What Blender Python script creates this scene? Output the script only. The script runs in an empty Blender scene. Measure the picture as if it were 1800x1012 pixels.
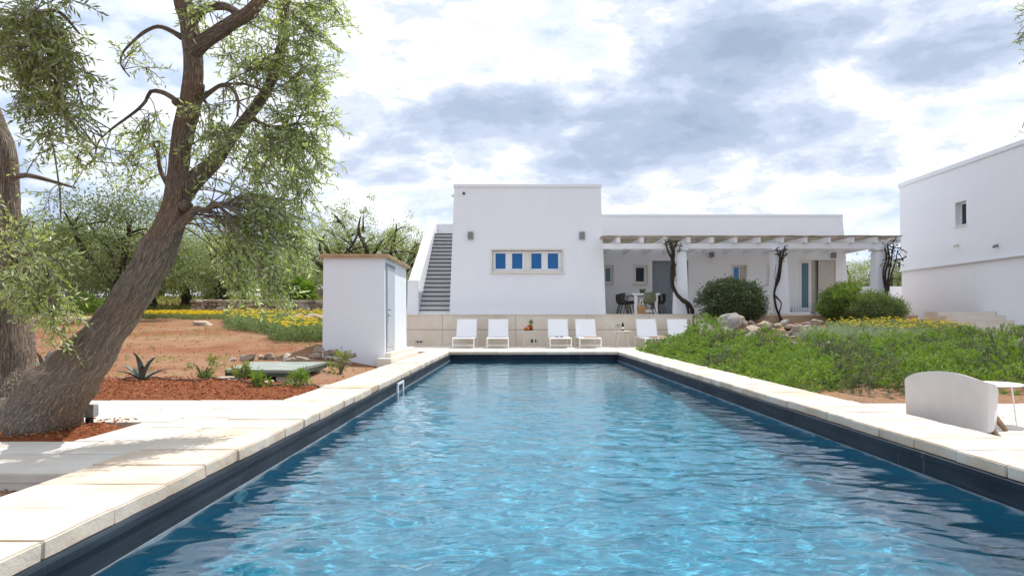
import bpy, bmesh, math, random
import numpy as np
from mathutils import Vector, Matrix, noise

# ------------------------------------------------------------------ camera, sky, sun, exposure
scene = bpy.context.scene
col = scene.collection
F = 1250.0            # focal length in photograph pixels (1800 wide)
EYE = 0.85            # eye height above the pool coping
VPX, VPY = 904.0, 565.0

cam_d = bpy.data.cameras.new('camera')
cam = bpy.data.objects.new('camera', cam_d)
col.objects.link(cam)
cam.location = (0, 0, EYE)
cam.rotation_euler = (math.radians(90), 0, 0)
cam_d.sensor_width = 36.0
cam_d.lens = 36.0 * F / 1800.0
cam_d.shift_x = -(VPX - 900.0) / 1800.0
cam_d.shift_y = (VPY - 506.0) / 1800.0
cam_d.clip_start = 0.05
cam_d.clip_end = 4000.0
scene.camera = cam

SUN_EL = math.radians(57)
SUN_AZ = math.radians(30)      # from +Y (away from camera) towards +X (right)
sd = bpy.data.lights.new('sun', 'SUN')
sd.energy = 4.8
sd.angle = math.radians(0.53)
sd.color = (1.0, 0.955, 0.89)
sun = bpy.data.objects.new('sun', sd)
col.objects.link(sun)
sdir = Vector((math.cos(SUN_EL) * math.sin(SUN_AZ), math.cos(SUN_EL) * math.cos(SUN_AZ), math.sin(SUN_EL)))
sun.rotation_euler = sdir.to_track_quat('Z', 'Y').to_euler()
sun.location = sdir * 60
sd.cycles.is_caustics_light = True

world = bpy.data.worlds.new('World')
scene.world = world
world.use_nodes = True
wn = world.node_tree.nodes
wl = world.node_tree.links
wn.clear()


def wnode(t, **kw):
    n = wn.new(t)
    for k, v in kw.items():
        setattr(n, k, v)
    return n


def wmath(op, a, b=None, c=None, clamp=False):
    n = wn.new('ShaderNodeMath')
    n.operation = op
    n.use_clamp = clamp
    for i, v in enumerate((a, b, c)):
        if v is None:
            continue
        if isinstance(v, (int, float)):
            n.inputs[i].default_value = v
        else:
            wl.new(v, n.inputs[i])
    return n.outputs[0]


def wmix(fac, a, b):
    n = wn.new('ShaderNodeMix')
    n.data_type = 'RGBA'
    for idx, v in ((0, fac), (6, a), (7, b)):
        if isinstance(v, (int, float)):
            n.inputs[idx].default_value = v
        elif isinstance(v, tuple):
            n.inputs[idx].default_value = v
        else:
            wl.new(v, n.inputs[idx])
    return n.outputs[2]


sky = wnode('ShaderNodeTexSky', sky_type='NISHITA')
sky.sun_disc = False
sky.sun_elevation = SUN_EL
sky.sun_rotation = SUN_AZ
sky.air_density = 1.0
sky.dust_density = 1.6
tc = wnode('ShaderNodeTexCoord')
sep = wnode('ShaderNodeSeparateXYZ')
wl.new(tc.outputs['Generated'], sep.inputs[0])
dx, dy, dz = sep.outputs
# flat cloud deck: direction with the height stretched, so clouds lie in long flat banks
mp = wnode('ShaderNodeMapping')
mp.inputs['Scale'].default_value = (1.0, 1.0, 2.3)
mp.inputs['Location'].default_value = (3.15, 0.4, 0.0)
wl.new(tc.outputs['Generated'], mp.inputs[0])


def wnoise(scale, detail, rough, w=0.0, dist=0.0):
    n = wnode('ShaderNodeTexNoise', noise_dimensions='4D')
    n.inputs['Scale'].default_value = scale
    n.inputs['Detail'].default_value = detail
    n.inputs['Roughness'].default_value = rough
    n.inputs['W'].default_value = w
    n.inputs['Distortion'].default_value = dist
    wl.new(mp.outputs[0], n.inputs['Vector'])
    return n.outputs['Fac']


n_big = wnoise(2.6, 3.0, 0.5, 1.3)
n_mid = wnoise(5.5, 10.0, 0.60, 4.1, 0.35)
n_fine = wnoise(14.0, 7.0, 0.6, 7.7, 0.2)
# the heavy grey banks seen over the house (azimuth / elevation in radians)
az = wmath('ARCTAN2', dx, dy)
el = wmath('ARCSINE', dz)
blobs = None
for (px, py, rx, ry, k) in ((860, 205, 230, 62, 1.0), (1300, 105, 170, 85, 1.0), (1170, 215, 250, 85, .95),
                            (1080, 285, 330, 38, .75), (1660, 150, 130, 50, .95), (1420, 300, 230, 30, .6),
                            (640, 190, 60, 60, .5), (700, 300, 120, 26, .5)):
    a0, e0 = math.atan((px - VPX) / F), math.atan((VPY - py) / F * .97)
    u = wmath('MULTIPLY', wmath('SUBTRACT', az, a0), F / rx)
    v = wmath('MULTIPLY', wmath('SUBTRACT', el, e0), F / ry)
    r2 = wmath('ADD', wmath('MULTIPLY', u, u), wmath('MULTIPLY', v, v))
    g = wmath('MULTIPLY', wmath('EXPONENT', wmath('MULTIPLY', r2, -0.75)), k)
    blobs = g if blobs is None else wmath('MAXIMUM', blobs, g)
base = wmath('ADD', wmath('MULTIPLY', n_mid, 1.25), wmath('MULTIPLY', n_fine, 0.45))       # ~0.85 mean
general = wmath('MULTIPLY', wmath('SUBTRACT', n_big, 0.5), 1.5)
grey_raw = wmath('ADD', wmath('ADD', wmath('SUBTRACT', base, 0.99), wmath('MULTIPLY', blobs, 0.66)), wmath('MULTIPLY', general, 0.42))


def wramp(fac, stops):
    n = wnode('ShaderNodeMapRange')
    n.interpolation_type = 'SMOOTHSTEP'
    n.inputs['From Min'].default_value = stops[0]
    n.inputs['From Max'].default_value = stops[1]
    wl.new(fac, n.inputs['Value'])
    return n.outputs[0]


n_tex = wnoise(10.0, 8.0, 0.6, 15.2, 0.15)
g_all = wmath('ADD', grey_raw, wmath('MULTIPLY', wmath('SUBTRACT', n_tex, 0.5), 0.8))
gfac = wmath('DIVIDE', wmath('ADD', g_all, 0.55), 1.2, clamp=True)      # -0.55 .. 0.65 -> 0 .. 1
rampn = wnode('ShaderNodeValToRGB')
cr_ = rampn.color_ramp
cr_.interpolation = 'EASE'
stops = [(0.00, (.46, .62, .98)), (0.20, (.62, .74, .98)), (0.33, (.80, .87, 1.00)), (0.42, (1.06, 1.09, 1.14)), (0.49, (.93, .97, 1.06)), (0.56, (.72, .79, .93)), (0.66, (.56, .645, .81)), (0.80, (.44, .53, .69)), (1.0, (.35, .44, .60))]
while len(cr_.elements) < len(stops):
    cr_.elements.new(0.5)
for e_, (p_, c_) in zip(cr_.elements, stops):
    e_.position = p_
    e_.color = (*c_, 1)
wl.new(gfac, rampn.inputs[0])
x10 = wnode('ShaderNodeVectorMath', operation='SCALE')
x10.inputs['Scale'].default_value = 10.0
wl.new(rampn.outputs[0], x10.inputs[0])
blue = wramp(gfac, (0.30, 0.05))
blue = wmath('MULTIPLY', blue, 0.5)
skyc = wmix(blue, x10.outputs[0], sky.outputs[0])
below = wramp(dz, (-0.04, 0.0))
skyc = wmix(below, (4.0, 3.8, 3.4, 1), skyc)
bg = wnode('ShaderNodeBackground')
bg.inputs['Strength'].default_value = 0.1
wl.new(skyc, bg.inputs['Color'])
wo = wnode('ShaderNodeOutputWorld')
wl.new(bg.outputs[0], wo.inputs[0])

scene.render.engine = 'CYCLES'
scene.view_settings.view_transform = 'Standard'
scene.view_settings.look = 'None'
scene.view_settings.gamma = 1.0
scene.view_settings.exposure = 0.2
scene.cycles.use_denoising = True
scene.cycles.max_bounces = 8
scene.cycles.transparent_max_bounces = 16
scene.cycles.caustics_reflective = False
scene.cycles.caustics_refractive = True
scene.cycles.sample_clamp_indirect = 6.0

random.seed(7)
rng = np.random.default_rng(7)
R = math.radians


# ------------------------------------------------------------------ helpers
def P(px, py, d):
    """photograph pixel + distance -> point"""
    return Vector(((px - VPX) * d / F, d, EYE + (VPY - py) * d / F))


def tag(o, label=None, cat=None, group=None, kind=None):
    if label: o['label'] = label
    if cat: o['category'] = cat
    if group: o['group'] = group
    if kind: o['kind'] = kind
    return o


def thing(name, label, cat, loc=(0, 0, 0), rz=0.0, group=None):
    o = bpy.data.objects.new(name, None)
    o.empty_display_size = 0.2
    col.objects.link(o)
    o.location = loc
    o.rotation_euler = (0, 0, rz)
    return tag(o, label, cat, group)


def copy_tree(o, parent=None):
    c = o.copy()
    col.objects.link(c)
    c.parent = parent
    for ch in o.children:
        copy_tree(ch, c)
    return c


def origin_of(o):
    v = Vector((0, 0, 0))
    while o is not None:
        v += Vector(o.location)
        o = o.parent
    return v


class MB:
    """collects shapes and links them as one mesh object"""

    def __init__(self):
        self.v, self.f = [], []

    def add(self, vs, fs):
        n = len(self.v)
        self.v.extend([tuple(p) for p in vs])
        self.f.extend([tuple(i + n for i in q) for q in fs])
        return self

    def box(self, x0, x1, y0, y1, z0, z1):
        vs = [(x0, y0, z0), (x1, y0, z0), (x1, y1, z0), (x0, y1, z0), (x0, y0, z1), (x1, y0, z1), (x1, y1, z1), (x0, y1, z1)]
        return self.add(vs, [(3, 2, 1, 0), (4, 5, 6, 7), (0, 1, 5, 4), (1, 2, 6, 5), (2, 3, 7, 6), (3, 0, 4, 7)])

    def hexa(self, b, t):
        """four bottom corners, four top corners (counter-clockwise seen from above)"""
        return self.add(list(b) + list(t), [(3, 2, 1, 0), (4, 5, 6, 7), (0, 1, 5, 4), (1, 2, 6, 5), (2, 3, 7, 6), (3, 0, 4, 7)])

    def obox(self, c, ax, ay, az):
        """oriented box from centre and half axes"""
        c, ax, ay, az = map(Vector, (c, ax, ay, az))
        b = [c - ax - ay - az, c + ax - ay - az, c + ax + ay - az, c - ax + ay - az]
        t = [p + az * 2 for p in b]
        return self.hexa(b, t)

    def tube(self, pts, rad, seg=8, cap=True):
        pts = [Vector(p) for p in pts]
        if not hasattr(rad, '__len__'):
            rad = [rad] * len(pts)
        n = len(self.v)
        up = None
        for i, p in enumerate(pts):
            t = (pts[min(i + 1, len(pts) - 1)] - pts[max(i - 1, 0)])
            t = t.normalized() if t.length > 1e-9 else Vector((0, 0, 1))
            if up is None:
                up = t.orthogonal().normalized()
            up = (up - t * up.dot(t))
            up = up.normalized() if up.length > 1e-6 else t.orthogonal().normalized()
            w = t.cross(up)
            for k in range(seg):
                a = 2 * math.pi * k / seg
                self.v.append(tuple(p + (up * math.cos(a) + w * math.sin(a)) * rad[i]))
        for i in range(len(pts) - 1):
            for k in range(seg):
                a, b = n + i * seg + k, n + i * seg + (k + 1) % seg
                self.f.append((a, b, b + seg, a + seg))
        if cap:
            self.f.append(tuple(n + k for k in range(seg))[::-1])
            self.f.append(tuple(n + (len(pts) - 1) * seg + k for k in range(seg)))
        return self

    def lathe(self, prof, seg=20, c=(0, 0, 0)):
        n = len(self.v)
        for (r, z) in prof:
            for k in range(seg):
                a = 2 * math.pi * k / seg
                self.v.append((c[0] + r * math.cos(a), c[1] + r * math.sin(a), c[2] + z))
        for i in range(len(prof) - 1):
            for k in range(seg):
                a, b = n + i * seg + k, n + i * seg + (k + 1) % seg
                self.f.append((a, b, b + seg, a + seg))
        self.f.append(tuple(n + k for k in range(seg))[::-1])
        self.f.append(tuple(n + (len(prof) - 1) * seg + k for k in range(seg)))
        return self

    def build(self, name, mat, parent=None, smooth=False, bevel=0.0, local=False, seg=2):
        me = bpy.data.meshes.new(name)
        off = origin_of(parent) if (parent is not None and not local) else Vector((0, 0, 0))
        me.from_pydata([(x - off.x, y - off.y, z - off.z) for x, y, z in self.v], [], self.f)
        if bevel > 0:
            bm = bmesh.new()
            bm.from_mesh(me)
            es = [e for e in bm.edges if len(e.link_faces) == 2 and e.calc_face_angle(0) > 0.5]
            bmesh.ops.bevel(bm, geom=es, offset=bevel, segments=seg, affect='EDGES', clamp_overlap=True)
            bm.to_mesh(me)
            bm.free()
        if smooth:
            me.polygons.foreach_set('use_smooth', [True] * len(me.polygons))
            if smooth != 'all':
                me.set_sharp_from_angle(angle=R(smooth if smooth is not True else 40))
        me.materials.append(mat)
        o = bpy.data.objects.new(name, me)
        col.objects.link(o)
        o.parent = parent
        return o


def np_mesh(name, V, Fq, mat, parent=None, smooth=False, local=False, attr=None):
    """big meshes from numpy: Fq is (n, 3 or 4)"""
    me = bpy.data.meshes.new(name)
    V = np.asarray(V, dtype=np.float32).reshape(-1, 3)
    if parent is not None and not local:
        V = V - np.array(origin_of(parent), dtype=np.float32)
    Fq = np.asarray(Fq, dtype=np.int32)
    k = Fq.shape[1]
    me.vertices.add(len(V))
    me.vertices.foreach_set('co', V.ravel())
    me.loops.add(Fq.size)
    me.loops.foreach_set('vertex_index', Fq.ravel())
    me.polygons.add(len(Fq))
    me.polygons.foreach_set('loop_start', np.arange(0, Fq.size, k, dtype=np.int32))
    me.polygons.foreach_set('loop_total', np.full(len(Fq), k, dtype=np.int32))
    if smooth:
        me.polygons.foreach_set('use_smooth', np.ones(len(Fq), dtype=bool))
    me.update(calc_edges=True)
    if attr is not None:
        a = me.attributes.new('tc', 'FLOAT_VECTOR', 'POINT')
        a.data.foreach_set('vector', np.asarray(attr, dtype=np.float32).ravel())
    me.materials.append(mat)
    o = bpy.data.objects.new(name, me)
    col.objects.link(o)
    o.parent = parent
    return o


def leaves(pos, dirs, length, width, fold=0.25, side=None):
    """diamond leaves, each two folded triangles sharing a midrib: verts (4n), quads split as 2 tris"""
    pos = np.asarray(pos, float); dirs = np.asarray(dirs, float)
    n = len(pos)
    dirs = dirs / (np.linalg.norm(dirs, axis=1, keepdims=True) + 1e-9)
    if side is None:
        side = rng.normal(size=(n, 3))
    side = side - dirs * (side * dirs).sum(1, keepdims=True)
    side /= np.linalg.norm(side, axis=1, keepdims=True) + 1e-9
    nor = np.cross(dirs, side)
    L = np.broadcast_to(np.asarray(length, float), (n,))[:, None]
    W = np.broadcast_to(np.asarray(width, float), (n,))[:, None]
    mid = pos + dirs * L * 0.48
    a = pos
    b = mid + side * W * 0.5 + nor * W * fold
    c = pos + dirs * L
    d = mid - side * W * 0.5 + nor * W * fold
    V = np.stack([a, b, c, d], 1).reshape(-1, 3)
    i = np.arange(n)[:, None] * 4
    T = np.concatenate([i + np.array([[0, 1, 2]]), i + np.array([[0, 2, 3]])], 1).reshape(-1, 3)
    return V, T


class Foliage:
    def __init__(self):
        self.p, self.d, self.l, self.w, self.n = [], [], [], [], []

    def add(self, p, d, l, w, nrm=None):
        self.p.append(np.atleast_2d(p)); self.d.append(np.atleast_2d(d))
        m = len(self.p[-1])
        nr = rng.normal(size=(m, 3))
        if nrm is not None:      # leaves face roughly this way
            q = np.broadcast_to(np.asarray(nrm, float), (m, 3))
            nr = q / (np.linalg.norm(q, axis=1, keepdims=True) + 1e-9) + nr * .33
        self.n.append(nr)
        self.l.append(np.broadcast_to(l, (m,))); self.w.append(np.broadcast_to(w, (m,)))

    def count(self):
        return sum(len(x) for x in self.p)

    def build(self, name, mat, parent=None, local=False):
        D = np.concatenate(self.d)
        V, T = leaves(np.concatenate(self.p), D, np.concatenate(self.l), np.concatenate(self.w), side=np.cross(np.concatenate(self.n), D))
        o = np_mesh(name, V, T, mat, parent, local=local)
        o['kind'] = 'stuff'
        return o


def bez(a, b, c, n):
    a, b, c = Vector(a), Vector(b), Vector(c)
    return [a * (1 - t) ** 2 + b * (2 * t * (1 - t)) + c * t * t for t in [i / (n - 1) for i in range(n)]]


def catmull(pts, step=0.05):
    """pts: list of (Vector, radius) -> dense list"""
    out = []
    n = len(pts)
    for i in range(n - 1):
        p0, p1, p2, p3 = pts[max(i - 1, 0)], pts[i], pts[i + 1], pts[min(i + 2, n - 1)]
        m = max(2, int((p2[0] - p1[0]).length / step))
        for k in range(m):
            t = k / m
            q = 0.5 * (2 * p1[0] + (p2[0] - p0[0]) * t + (2 * p0[0] - 5 * p1[0] + 4 * p2[0] - p3[0]) * t * t + (3 * p1[0] - p0[0] - 3 * p2[0] + p3[0]) * t ** 3)
            r = p1[1] + (p2[1] - p1[1]) * (t * t * (3 - 2 * t))
            out.append((q, r))
    out.append(pts[-1])
    return out


class Wood:
    """gnarled tubes with texture coordinates that follow the stem"""

    def __init__(self):
        self.v, self.f, self.t = [], [], []
        self.nodes = []

    def stem(self, pts, seg=10, step=0.05, gnarl=0.12, freq=4.0, keep=True, flare=None):
        dense = catmull([(Vector(p), r) for p, r in pts], step)
        n0 = len(self.v)
        up = None
        L = random.uniform(0, 50)
        prev = None
        for i, (p, r) in enumerate(dense):
            t = dense[min(i + 1, len(dense) - 1)][0] - dense[max(i - 1, 0)][0]
            t = t.normalized() if t.length > 1e-9 else Vector((0, 0, 1))
            if up is None:
                up = t.orthogonal().normalized()
            up = up - t * up.dot(t)
            up = up.normalized() if up.length > 1e-6 else t.orthogonal().normalized()
            w = t.cross(up)
            if prev is not None:
                L += (p - prev).length
            prev = p
            for k in range(seg):
                a = 2 * math.pi * k / seg
                dvec = up * math.cos(a) + w * math.sin(a)
                rr = r
                if gnarl:
                    q = p + dvec * r
                    rr = r * (1 + gnarl * noise.noise(q * freq) + gnarl * 0.9 * noise.noise(Vector((math.cos(a) * 2.2, math.sin(a) * 2.2, L * 0.55))) + gnarl * .35 * noise.noise(q * freq * 3.5))
                self.v.append(tuple(p + dvec * rr))
                self.t.append((math.cos(a) * r, math.sin(a) * r, L))
            if keep and i % 3 == 0:
                self.nodes.append((p.copy(), r))
        for i in range(len(dense) - 1):
            for k in range(seg):
                a, b = n0 + i * seg + k, n0 + i * seg + (k + 1) % seg
                self.f.append((a, b, b + seg, a + seg))
        # end cap: collapse with quads over the ring (fan through pairs)
        e = n0 + (len(dense) - 1) * seg
        for k in range(0, seg // 2 - 1):
            self.f.append((e + k, e + k + 1, e + seg - 2 - k, e + seg - 1 - k))
        return dense

    def build(self, name, mat, parent, local=False):
        return np_mesh(name, np.array(self.v), np.array(self.f), mat, parent, smooth=True, local=local, attr=np.array(self.t))


# ------------------------------------------------------------------ materials
class M_:
    pass


def new_mat(name):
    m = bpy.data.materials.new(name)
    m.use_nodes = True
    nt = m.node_tree
    nt.nodes.clear()
    out = nt.nodes.new('ShaderNodeOutputMaterial')
    return m, nt, out


class NT:
    def __init__(self, nt):
        self.nt = nt

    def n(self, t, **kw):
        x = self.nt.nodes.new(t)
        for k, v in kw.items():
            setattr(x, k, v)
        return x

    def set(self, sock, v):
        if hasattr(v, 'is_output') or hasattr(v, 'links'):
            self.nt.links.new(v, sock)
        else:
            sock.default_value = v

    def tex(self, scale, detail=5, rough=0.55, vec=None, w=0.0, dist=0.0, out='Fac'):
        x = self.n('ShaderNodeTexNoise', noise_dimensions='4D')
        x.inputs['Scale'].default_value = scale
        x.inputs['Detail'].default_value = detail
        x.inputs['Roughness'].default_value = rough
        x.inputs['W'].default_value = w
        x.inputs['Distortion'].default_value = dist
        if vec is not None:
            self.nt.links.new(vec, x.inputs['Vector'])
        return x.outputs[out]

    def vor(self, scale, vec=None, feature='F1', out='Distance'):
        x = self.n('ShaderNodeTexVoronoi', feature=feature)
        x.inputs['Scale'].default_value = scale
        if vec is not None:
            self.nt.links.new(vec, x.inputs['Vector'])
        return x.outputs[out]

    def obj(self, scale=(1, 1, 1), which='Object'):
        t = self.n('ShaderNodeTexCoord')
        m = self.n('ShaderNodeMapping')
        m.inputs['Scale'].default_value = scale
        self.nt.links.new(t.outputs[which], m.inputs[0])
        return m.outputs[0]

    def world(self, scale=(1, 1, 1)):
        g = self.n('ShaderNodeNewGeometry')
        m = self.n('ShaderNodeMapping')
        m.inputs['Scale'].default_value = scale
        self.nt.links.new(g.outputs['Position'], m.inputs[0])
        return m.outputs[0]

    def attr(self, name, scale=(1, 1, 1)):
        a = self.n('ShaderNodeAttribute', attribute_name=name)
        m = self.n('ShaderNodeMapping')
        m.inputs['Scale'].default_value = scale
        self.nt.links.new(a.outputs['Vector'], m.inputs[0])
        return m.outputs[0]

    def math(self, op, a, b=0.0, clamp=False):
        x = self.n('ShaderNodeMath', operation=op, use_clamp=clamp)
        self.set(x.inputs[0], a); self.set(x.inputs[1], b)
        return x.outputs[0]

    def rng(self, v, a, b, c=0.0, d=1.0, smooth=True):
        x = self.n('ShaderNodeMapRange', interpolation_type='SMOOTHSTEP' if smooth else 'LINEAR')
        self.set(x.inputs['Value'], v)
        x.inputs['From Min'].default_value = a; x.inputs['From Max'].default_value = b
        x.inputs['To Min'].default_value = c; x.inputs['To Max'].default_value = d
        return x.outputs[0]

    def mix(self, f, a, b):
        x = self.n('ShaderNodeMix', data_type='RGBA')
        c4 = lambda c: c if not isinstance(c, tuple) or len(c) == 4 else (*c, 1.0)
        self.set(x.inputs[0], f); self.set(x.inputs[6], c4(a)); self.set(x.inputs[7], c4(b))
        return x.outputs[2]

    def bump(self, h, strength=0.3, dist=0.02, nrm=None):
        x = self.n('ShaderNodeBump')
        x.inputs['Strength'].default_value = strength
        x.inputs['Distance'].default_value = dist
        self.set(x.inputs['Height'], h)
        if nrm is not None:
            self.nt.links.new(nrm, x.inputs['Normal'])
        return x.outputs[0]

    def bsdf(self, out, color, rough=0.7, normal=None, spec=0.4, metal=0.0, coat=0.0):
        p = self.n('ShaderNodeBsdfPrincipled')
        c4 = lambda c: c if not isinstance(c, tuple) or len(c) == 4 else (*c, 1.0)
        self.set(p.inputs['Base Color'], c4(color))
        self.set(p.inputs['Roughness'], rough)
        p.inputs['Specular IOR Level'].default_value = spec
        p.inputs['Metallic'].default_value = metal
        p.inputs['Coat Weight'].default_value = coat
        if normal is not None:
            self.nt.links.new(normal, p.inputs['Normal'])
        if out is not None:
            self.nt.links.new(p.outputs[0], out.inputs['Surface'])
        return p


def mat_plain(name, color, rough=0.5, var=0.06, scale=8.0, bump=0.0, spec=0.4, metal=0.0):
    m, nt, out = new_mat(name)
    k = NT(nt)
    v = k.tex(scale, 4, vec=k.obj())
    dark = tuple(c * (1 - var * 2) for c in color)
    c = k.mix(k.rng(v, .3, .7), dark, color)
    nrm = k.bump(k.tex(scale * 6, 4, vec=k.obj()), bump, 0.01) if bump else None
    k.bsdf(out, c, rough, nrm, spec, metal)
    return m


def mat_plaster(name, base=(0.755, 0.775, 0.815), dirt=(0.58, 0.56, 0.54), base_dirt=None):
    """white limewash: slightly uneven, faint runs and stains"""
    m, nt, out = new_mat(name)
    k = NT(nt)
    w = k.world()
    big = k.tex(0.55, 5, .6, w)
    run = k.tex(1.6, 4, .55, k.world((2.2, 2.2, 0.22)), 3.0)
    c = k.mix(k.rng(big, .35, .75, 0, .55), base, tuple(x * .955 for x in base))
    c = k.mix(k.rng(run, .56, .84, 0, .20), c, dirt)
    spots = k.tex(4.0, 6, .7, w, 9.0)
    c = k.mix(k.rng(spots, .66, .8, 0, .18), c, dirt)
    h = k.math('ADD', k.tex(2.2, 5, .6, w, 1.0), k.math('MULTIPLY', k.tex(40, 4, .6, w, 2.0), .18))
    k.bsdf(out, c, .85, k.bump(h, .5, .03), .25)
    return m


def mat_stone(name, a, b, c3, rough=.85, scale=3.0, bump=.5, stain=(.45, .30, .16), st=.35):
    """limestone: per-piece tint plus stains and pitting"""
    m, nt, out = new_mat(name)
    k = NT(nt)
    w = k.world()
    oi = k.n('ShaderNodeObjectInfo')
    c = k.mix(k.rng(oi.outputs['Random'], 0, 1, 0, 1, False), a, b)
    c = k.mix(k.rng(k.tex(scale, 6, .6, w), .35, .72), c, c3)
    c = k.mix(k.rng(k.tex(scale * .45, 5, .65, w, 5.), .55, .78, 0, st), c, stain)
    pit = k.tex(scale * 14, 5, .65, w, 2.)
    c = k.mix(k.rng(pit, .62, .78, 0, .22), c, tuple(x * .55 for x in a))
    h = k.math('ADD', k.tex(scale * 3, 6, .65, w, 8.), k.math('MULTIPLY', pit, .35))
    k.bsdf(out, c, rough, k.bump(h, bump, .02), .3)
    return m


def mat_leaf(name, top, top2, under, rough=.45, trans=.3, spec=.4, hue=None):
    m, nt, out = new_mat(name)
    k = NT(nt)
    g = k.n('ShaderNodeNewGeometry')
    r = g.outputs['Random Per Island']
    c = k.mix(r, top, top2)
    big = k.tex(1.1, 3, .6, k.world())
    c = k.mix(k.rng(big, .4, .7, 0, .5), c, tuple((x * 1.15, x * 1.05, x * .7)[i] for i, x in enumerate(top2)))
    if hue is not None:
        c = k.mix(k.rng(r, .93, .95), c, hue)
    c = k.mix(g.outputs['Backfacing'], c, under)
    p = k.bsdf(None, c, rough, None, spec)
    t = k.n('ShaderNodeBsdfTranslucent')
    lc = k.mix(.5, c, tuple(min(1, x * 1.8) for x in (top2[0] * 1.1, top2[1] * 1.15, top2[2] * .5)))
    nt.links.new(lc, t.inputs['Color'])
    ms = k.n('ShaderNodeMixShader')
    ms.inputs[0].default_value = trans
    nt.links.new(p.outputs[0], ms.inputs[1]); nt.links.new(t.outputs[0], ms.inputs[2])
    nt.links.new(ms.outputs[0], out.inputs['Surface'])
    return m


def mat_bark(name, dark, light, warm, scale=1.0):
    m, nt, out = new_mat(name)
    k = NT(nt)
    v = k.attr('tc', (1.5, 1.5, .2))
    n1 = k.tex(34 * scale, 7, .65, v, 1., .4)
    cr = k.n('ShaderNodeTexVoronoi', feature='DISTANCE_TO_EDGE')
    cr.inputs['Scale'].default_value = 46 * scale
    wob = k.n('ShaderNodeVectorMath', operation='ADD')
    nv = k.n('ShaderNodeTexNoise'); nv.inputs['Scale'].default_value = 14 * scale
    nt.links.new(v, nv.inputs['Vector'])
    sc = k.n('ShaderNodeVectorMath', operation='SCALE'); sc.inputs['Scale'].default_value = .06 / scale
    nt.links.new(nv.outputs['Color'], sc.inputs[0])
    nt.links.new(v, wob.inputs[0]); nt.links.new(sc.outputs[0], wob.inputs[1])
    nt.links.new(wob.outputs[0], cr.inputs['Vector'])
    crack = k.rng(cr.outputs['Distance'], 0, .22)
    big = k.tex(2.2, 4, .6, k.world(), 4.)
    c = k.mix(k.rng(n1, .3, .7), dark, light)
    c = k.mix(k.rng(big, .45, .7, 0, .75), c, warm)
    c = k.mix(k.math('MULTIPLY', k.math("SUBTRACT", 1.0, crack), .3), c, dark)
    h = k.math('ADD', k.math('MULTIPLY', crack, .55), n1)
    k.bsdf(out, c, .9, k.bump(h, 1.0, .045), .2)
    return m

# ------------------------------------------------------------------ setting: terrain
PX0, PX1 = -1.83, 2.93        # pool inner edges
PY0, PY1 = 0.8, 20.0
CW = 0.68                     # coping width
WATER = -0.24
TER = 1.107                   # terrace floor
TWALL = 24.7                  # terrace wall


def lerp_tab(tab, y):
    ys, zs = zip(*tab)
    return float(np.interp(y, ys, zs))


LEFT_T = [(-30, -.14), (4.1, -.13), (8, -.05), (11, .02), (15, .16), (20, .5), (32, 1.2), (45, 2.2), (80, 3.4), (200, 5), (700, 9)]
RIGHT_T = [(-30, -.22), (7.5, -.2), (8.7, -.19), (10, -.1), (14, .0), (17, .14), (20, .46), (24, .80), (27, .9), (40, 1.2), (80, 2.6), (200, 5), (700, 9)]
MID_T = [(-30, -.15), (20.6, -.12), (24.95, -.12), (25.3, .9), (40, 1.2), (80, 3.0), (200, 5), (700, 9)]


def sm(a, b, x):
    t = min(1, max(0, (x - a) / (b - a)))
    return t * t * (3 - 2 * t)


def gz(x, y):
    """height of the ground"""
    l, r, m = lerp_tab(LEFT_T, y), lerp_tab(RIGHT_T, y), lerp_tab(MID_T, y)
    if x < 0.5:
        o_ = 1.9 * sm(17.5, 19.2, y) * (1 - sm(25.0, 25.6, y))
        k = sm(2.4 + o_, 4.6 + o_ * .5, -x) if y > 7.9 else sm(2.4, 2.9, -x)
        h = m + (l - m) * k
    else:
        k = sm(3.55, 5.6, x) if y > 8.9 else sm(3.55, 4.0, x)
        if y > 20.5:
            k = sm(5.6, 7.2, x)
        h = m + (r - m) * k
        if x > 12 and y < 23.5:
            h -= .42 * sm(12.2, 14.2, x) * sm(16, 19, y) * (1 - sm(22.6, 23.5, y))
    n = noise.noise(Vector((x * .35, y * .35, 0))) * .05 + noise.noise(Vector((x * 1.3, y * 1.3, 5))) * .018
    amp = 1.0 if (x < -2.8 or x > 4.0) and y > 8.5 else 0.15
    if y > 60:
        n *= 4
    return h + n * amp


def ground_axis(fine, coarse, far):
    return np.array(sorted(set([round(v, 3) for v in list(fine) + list(coarse) + list(far)])))


gxs = ground_axis(np.arange(-16, 18.01, .25), [-2.1, 3.2], [-900, -500, -300, -180, -120, -90, -70, -55, -45, -38, -32, -28, -25, -22, -20, -18, 20, 22, 25, 28, 32, 38, 45, 55, 70, 90, 120, 180, 300, 500, 900])
gys = ground_axis(np.arange(0, 36.01, .25), [.5, 20.35], [-200, -100, -50, -30, -20, -12, -8, -5, -3, -1.5, 37, 38, 39, 40, 42, 44, 46, 48, 51, 54, 58, 62, 67, 73, 80, 90, 100, 120, 150, 200, 300, 450, 700, 1200])
Vg = np.array([(x, y, gz(x, y)) for y in gys for x in gxs])
nx = len(gxs)
Fg = []
for j in range(len(gys) - 1):
    for i in range(nx - 1):
        cx, cy = (gxs[i] + gxs[i + 1]) / 2, (gys[j] + gys[j + 1]) / 2
        if -2.1 < cx < 3.2 and .5 < cy < 20.35:
            continue
        a = j * nx + i
        Fg.append((a, a + 1, a + 1 + nx, a + nx))


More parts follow.
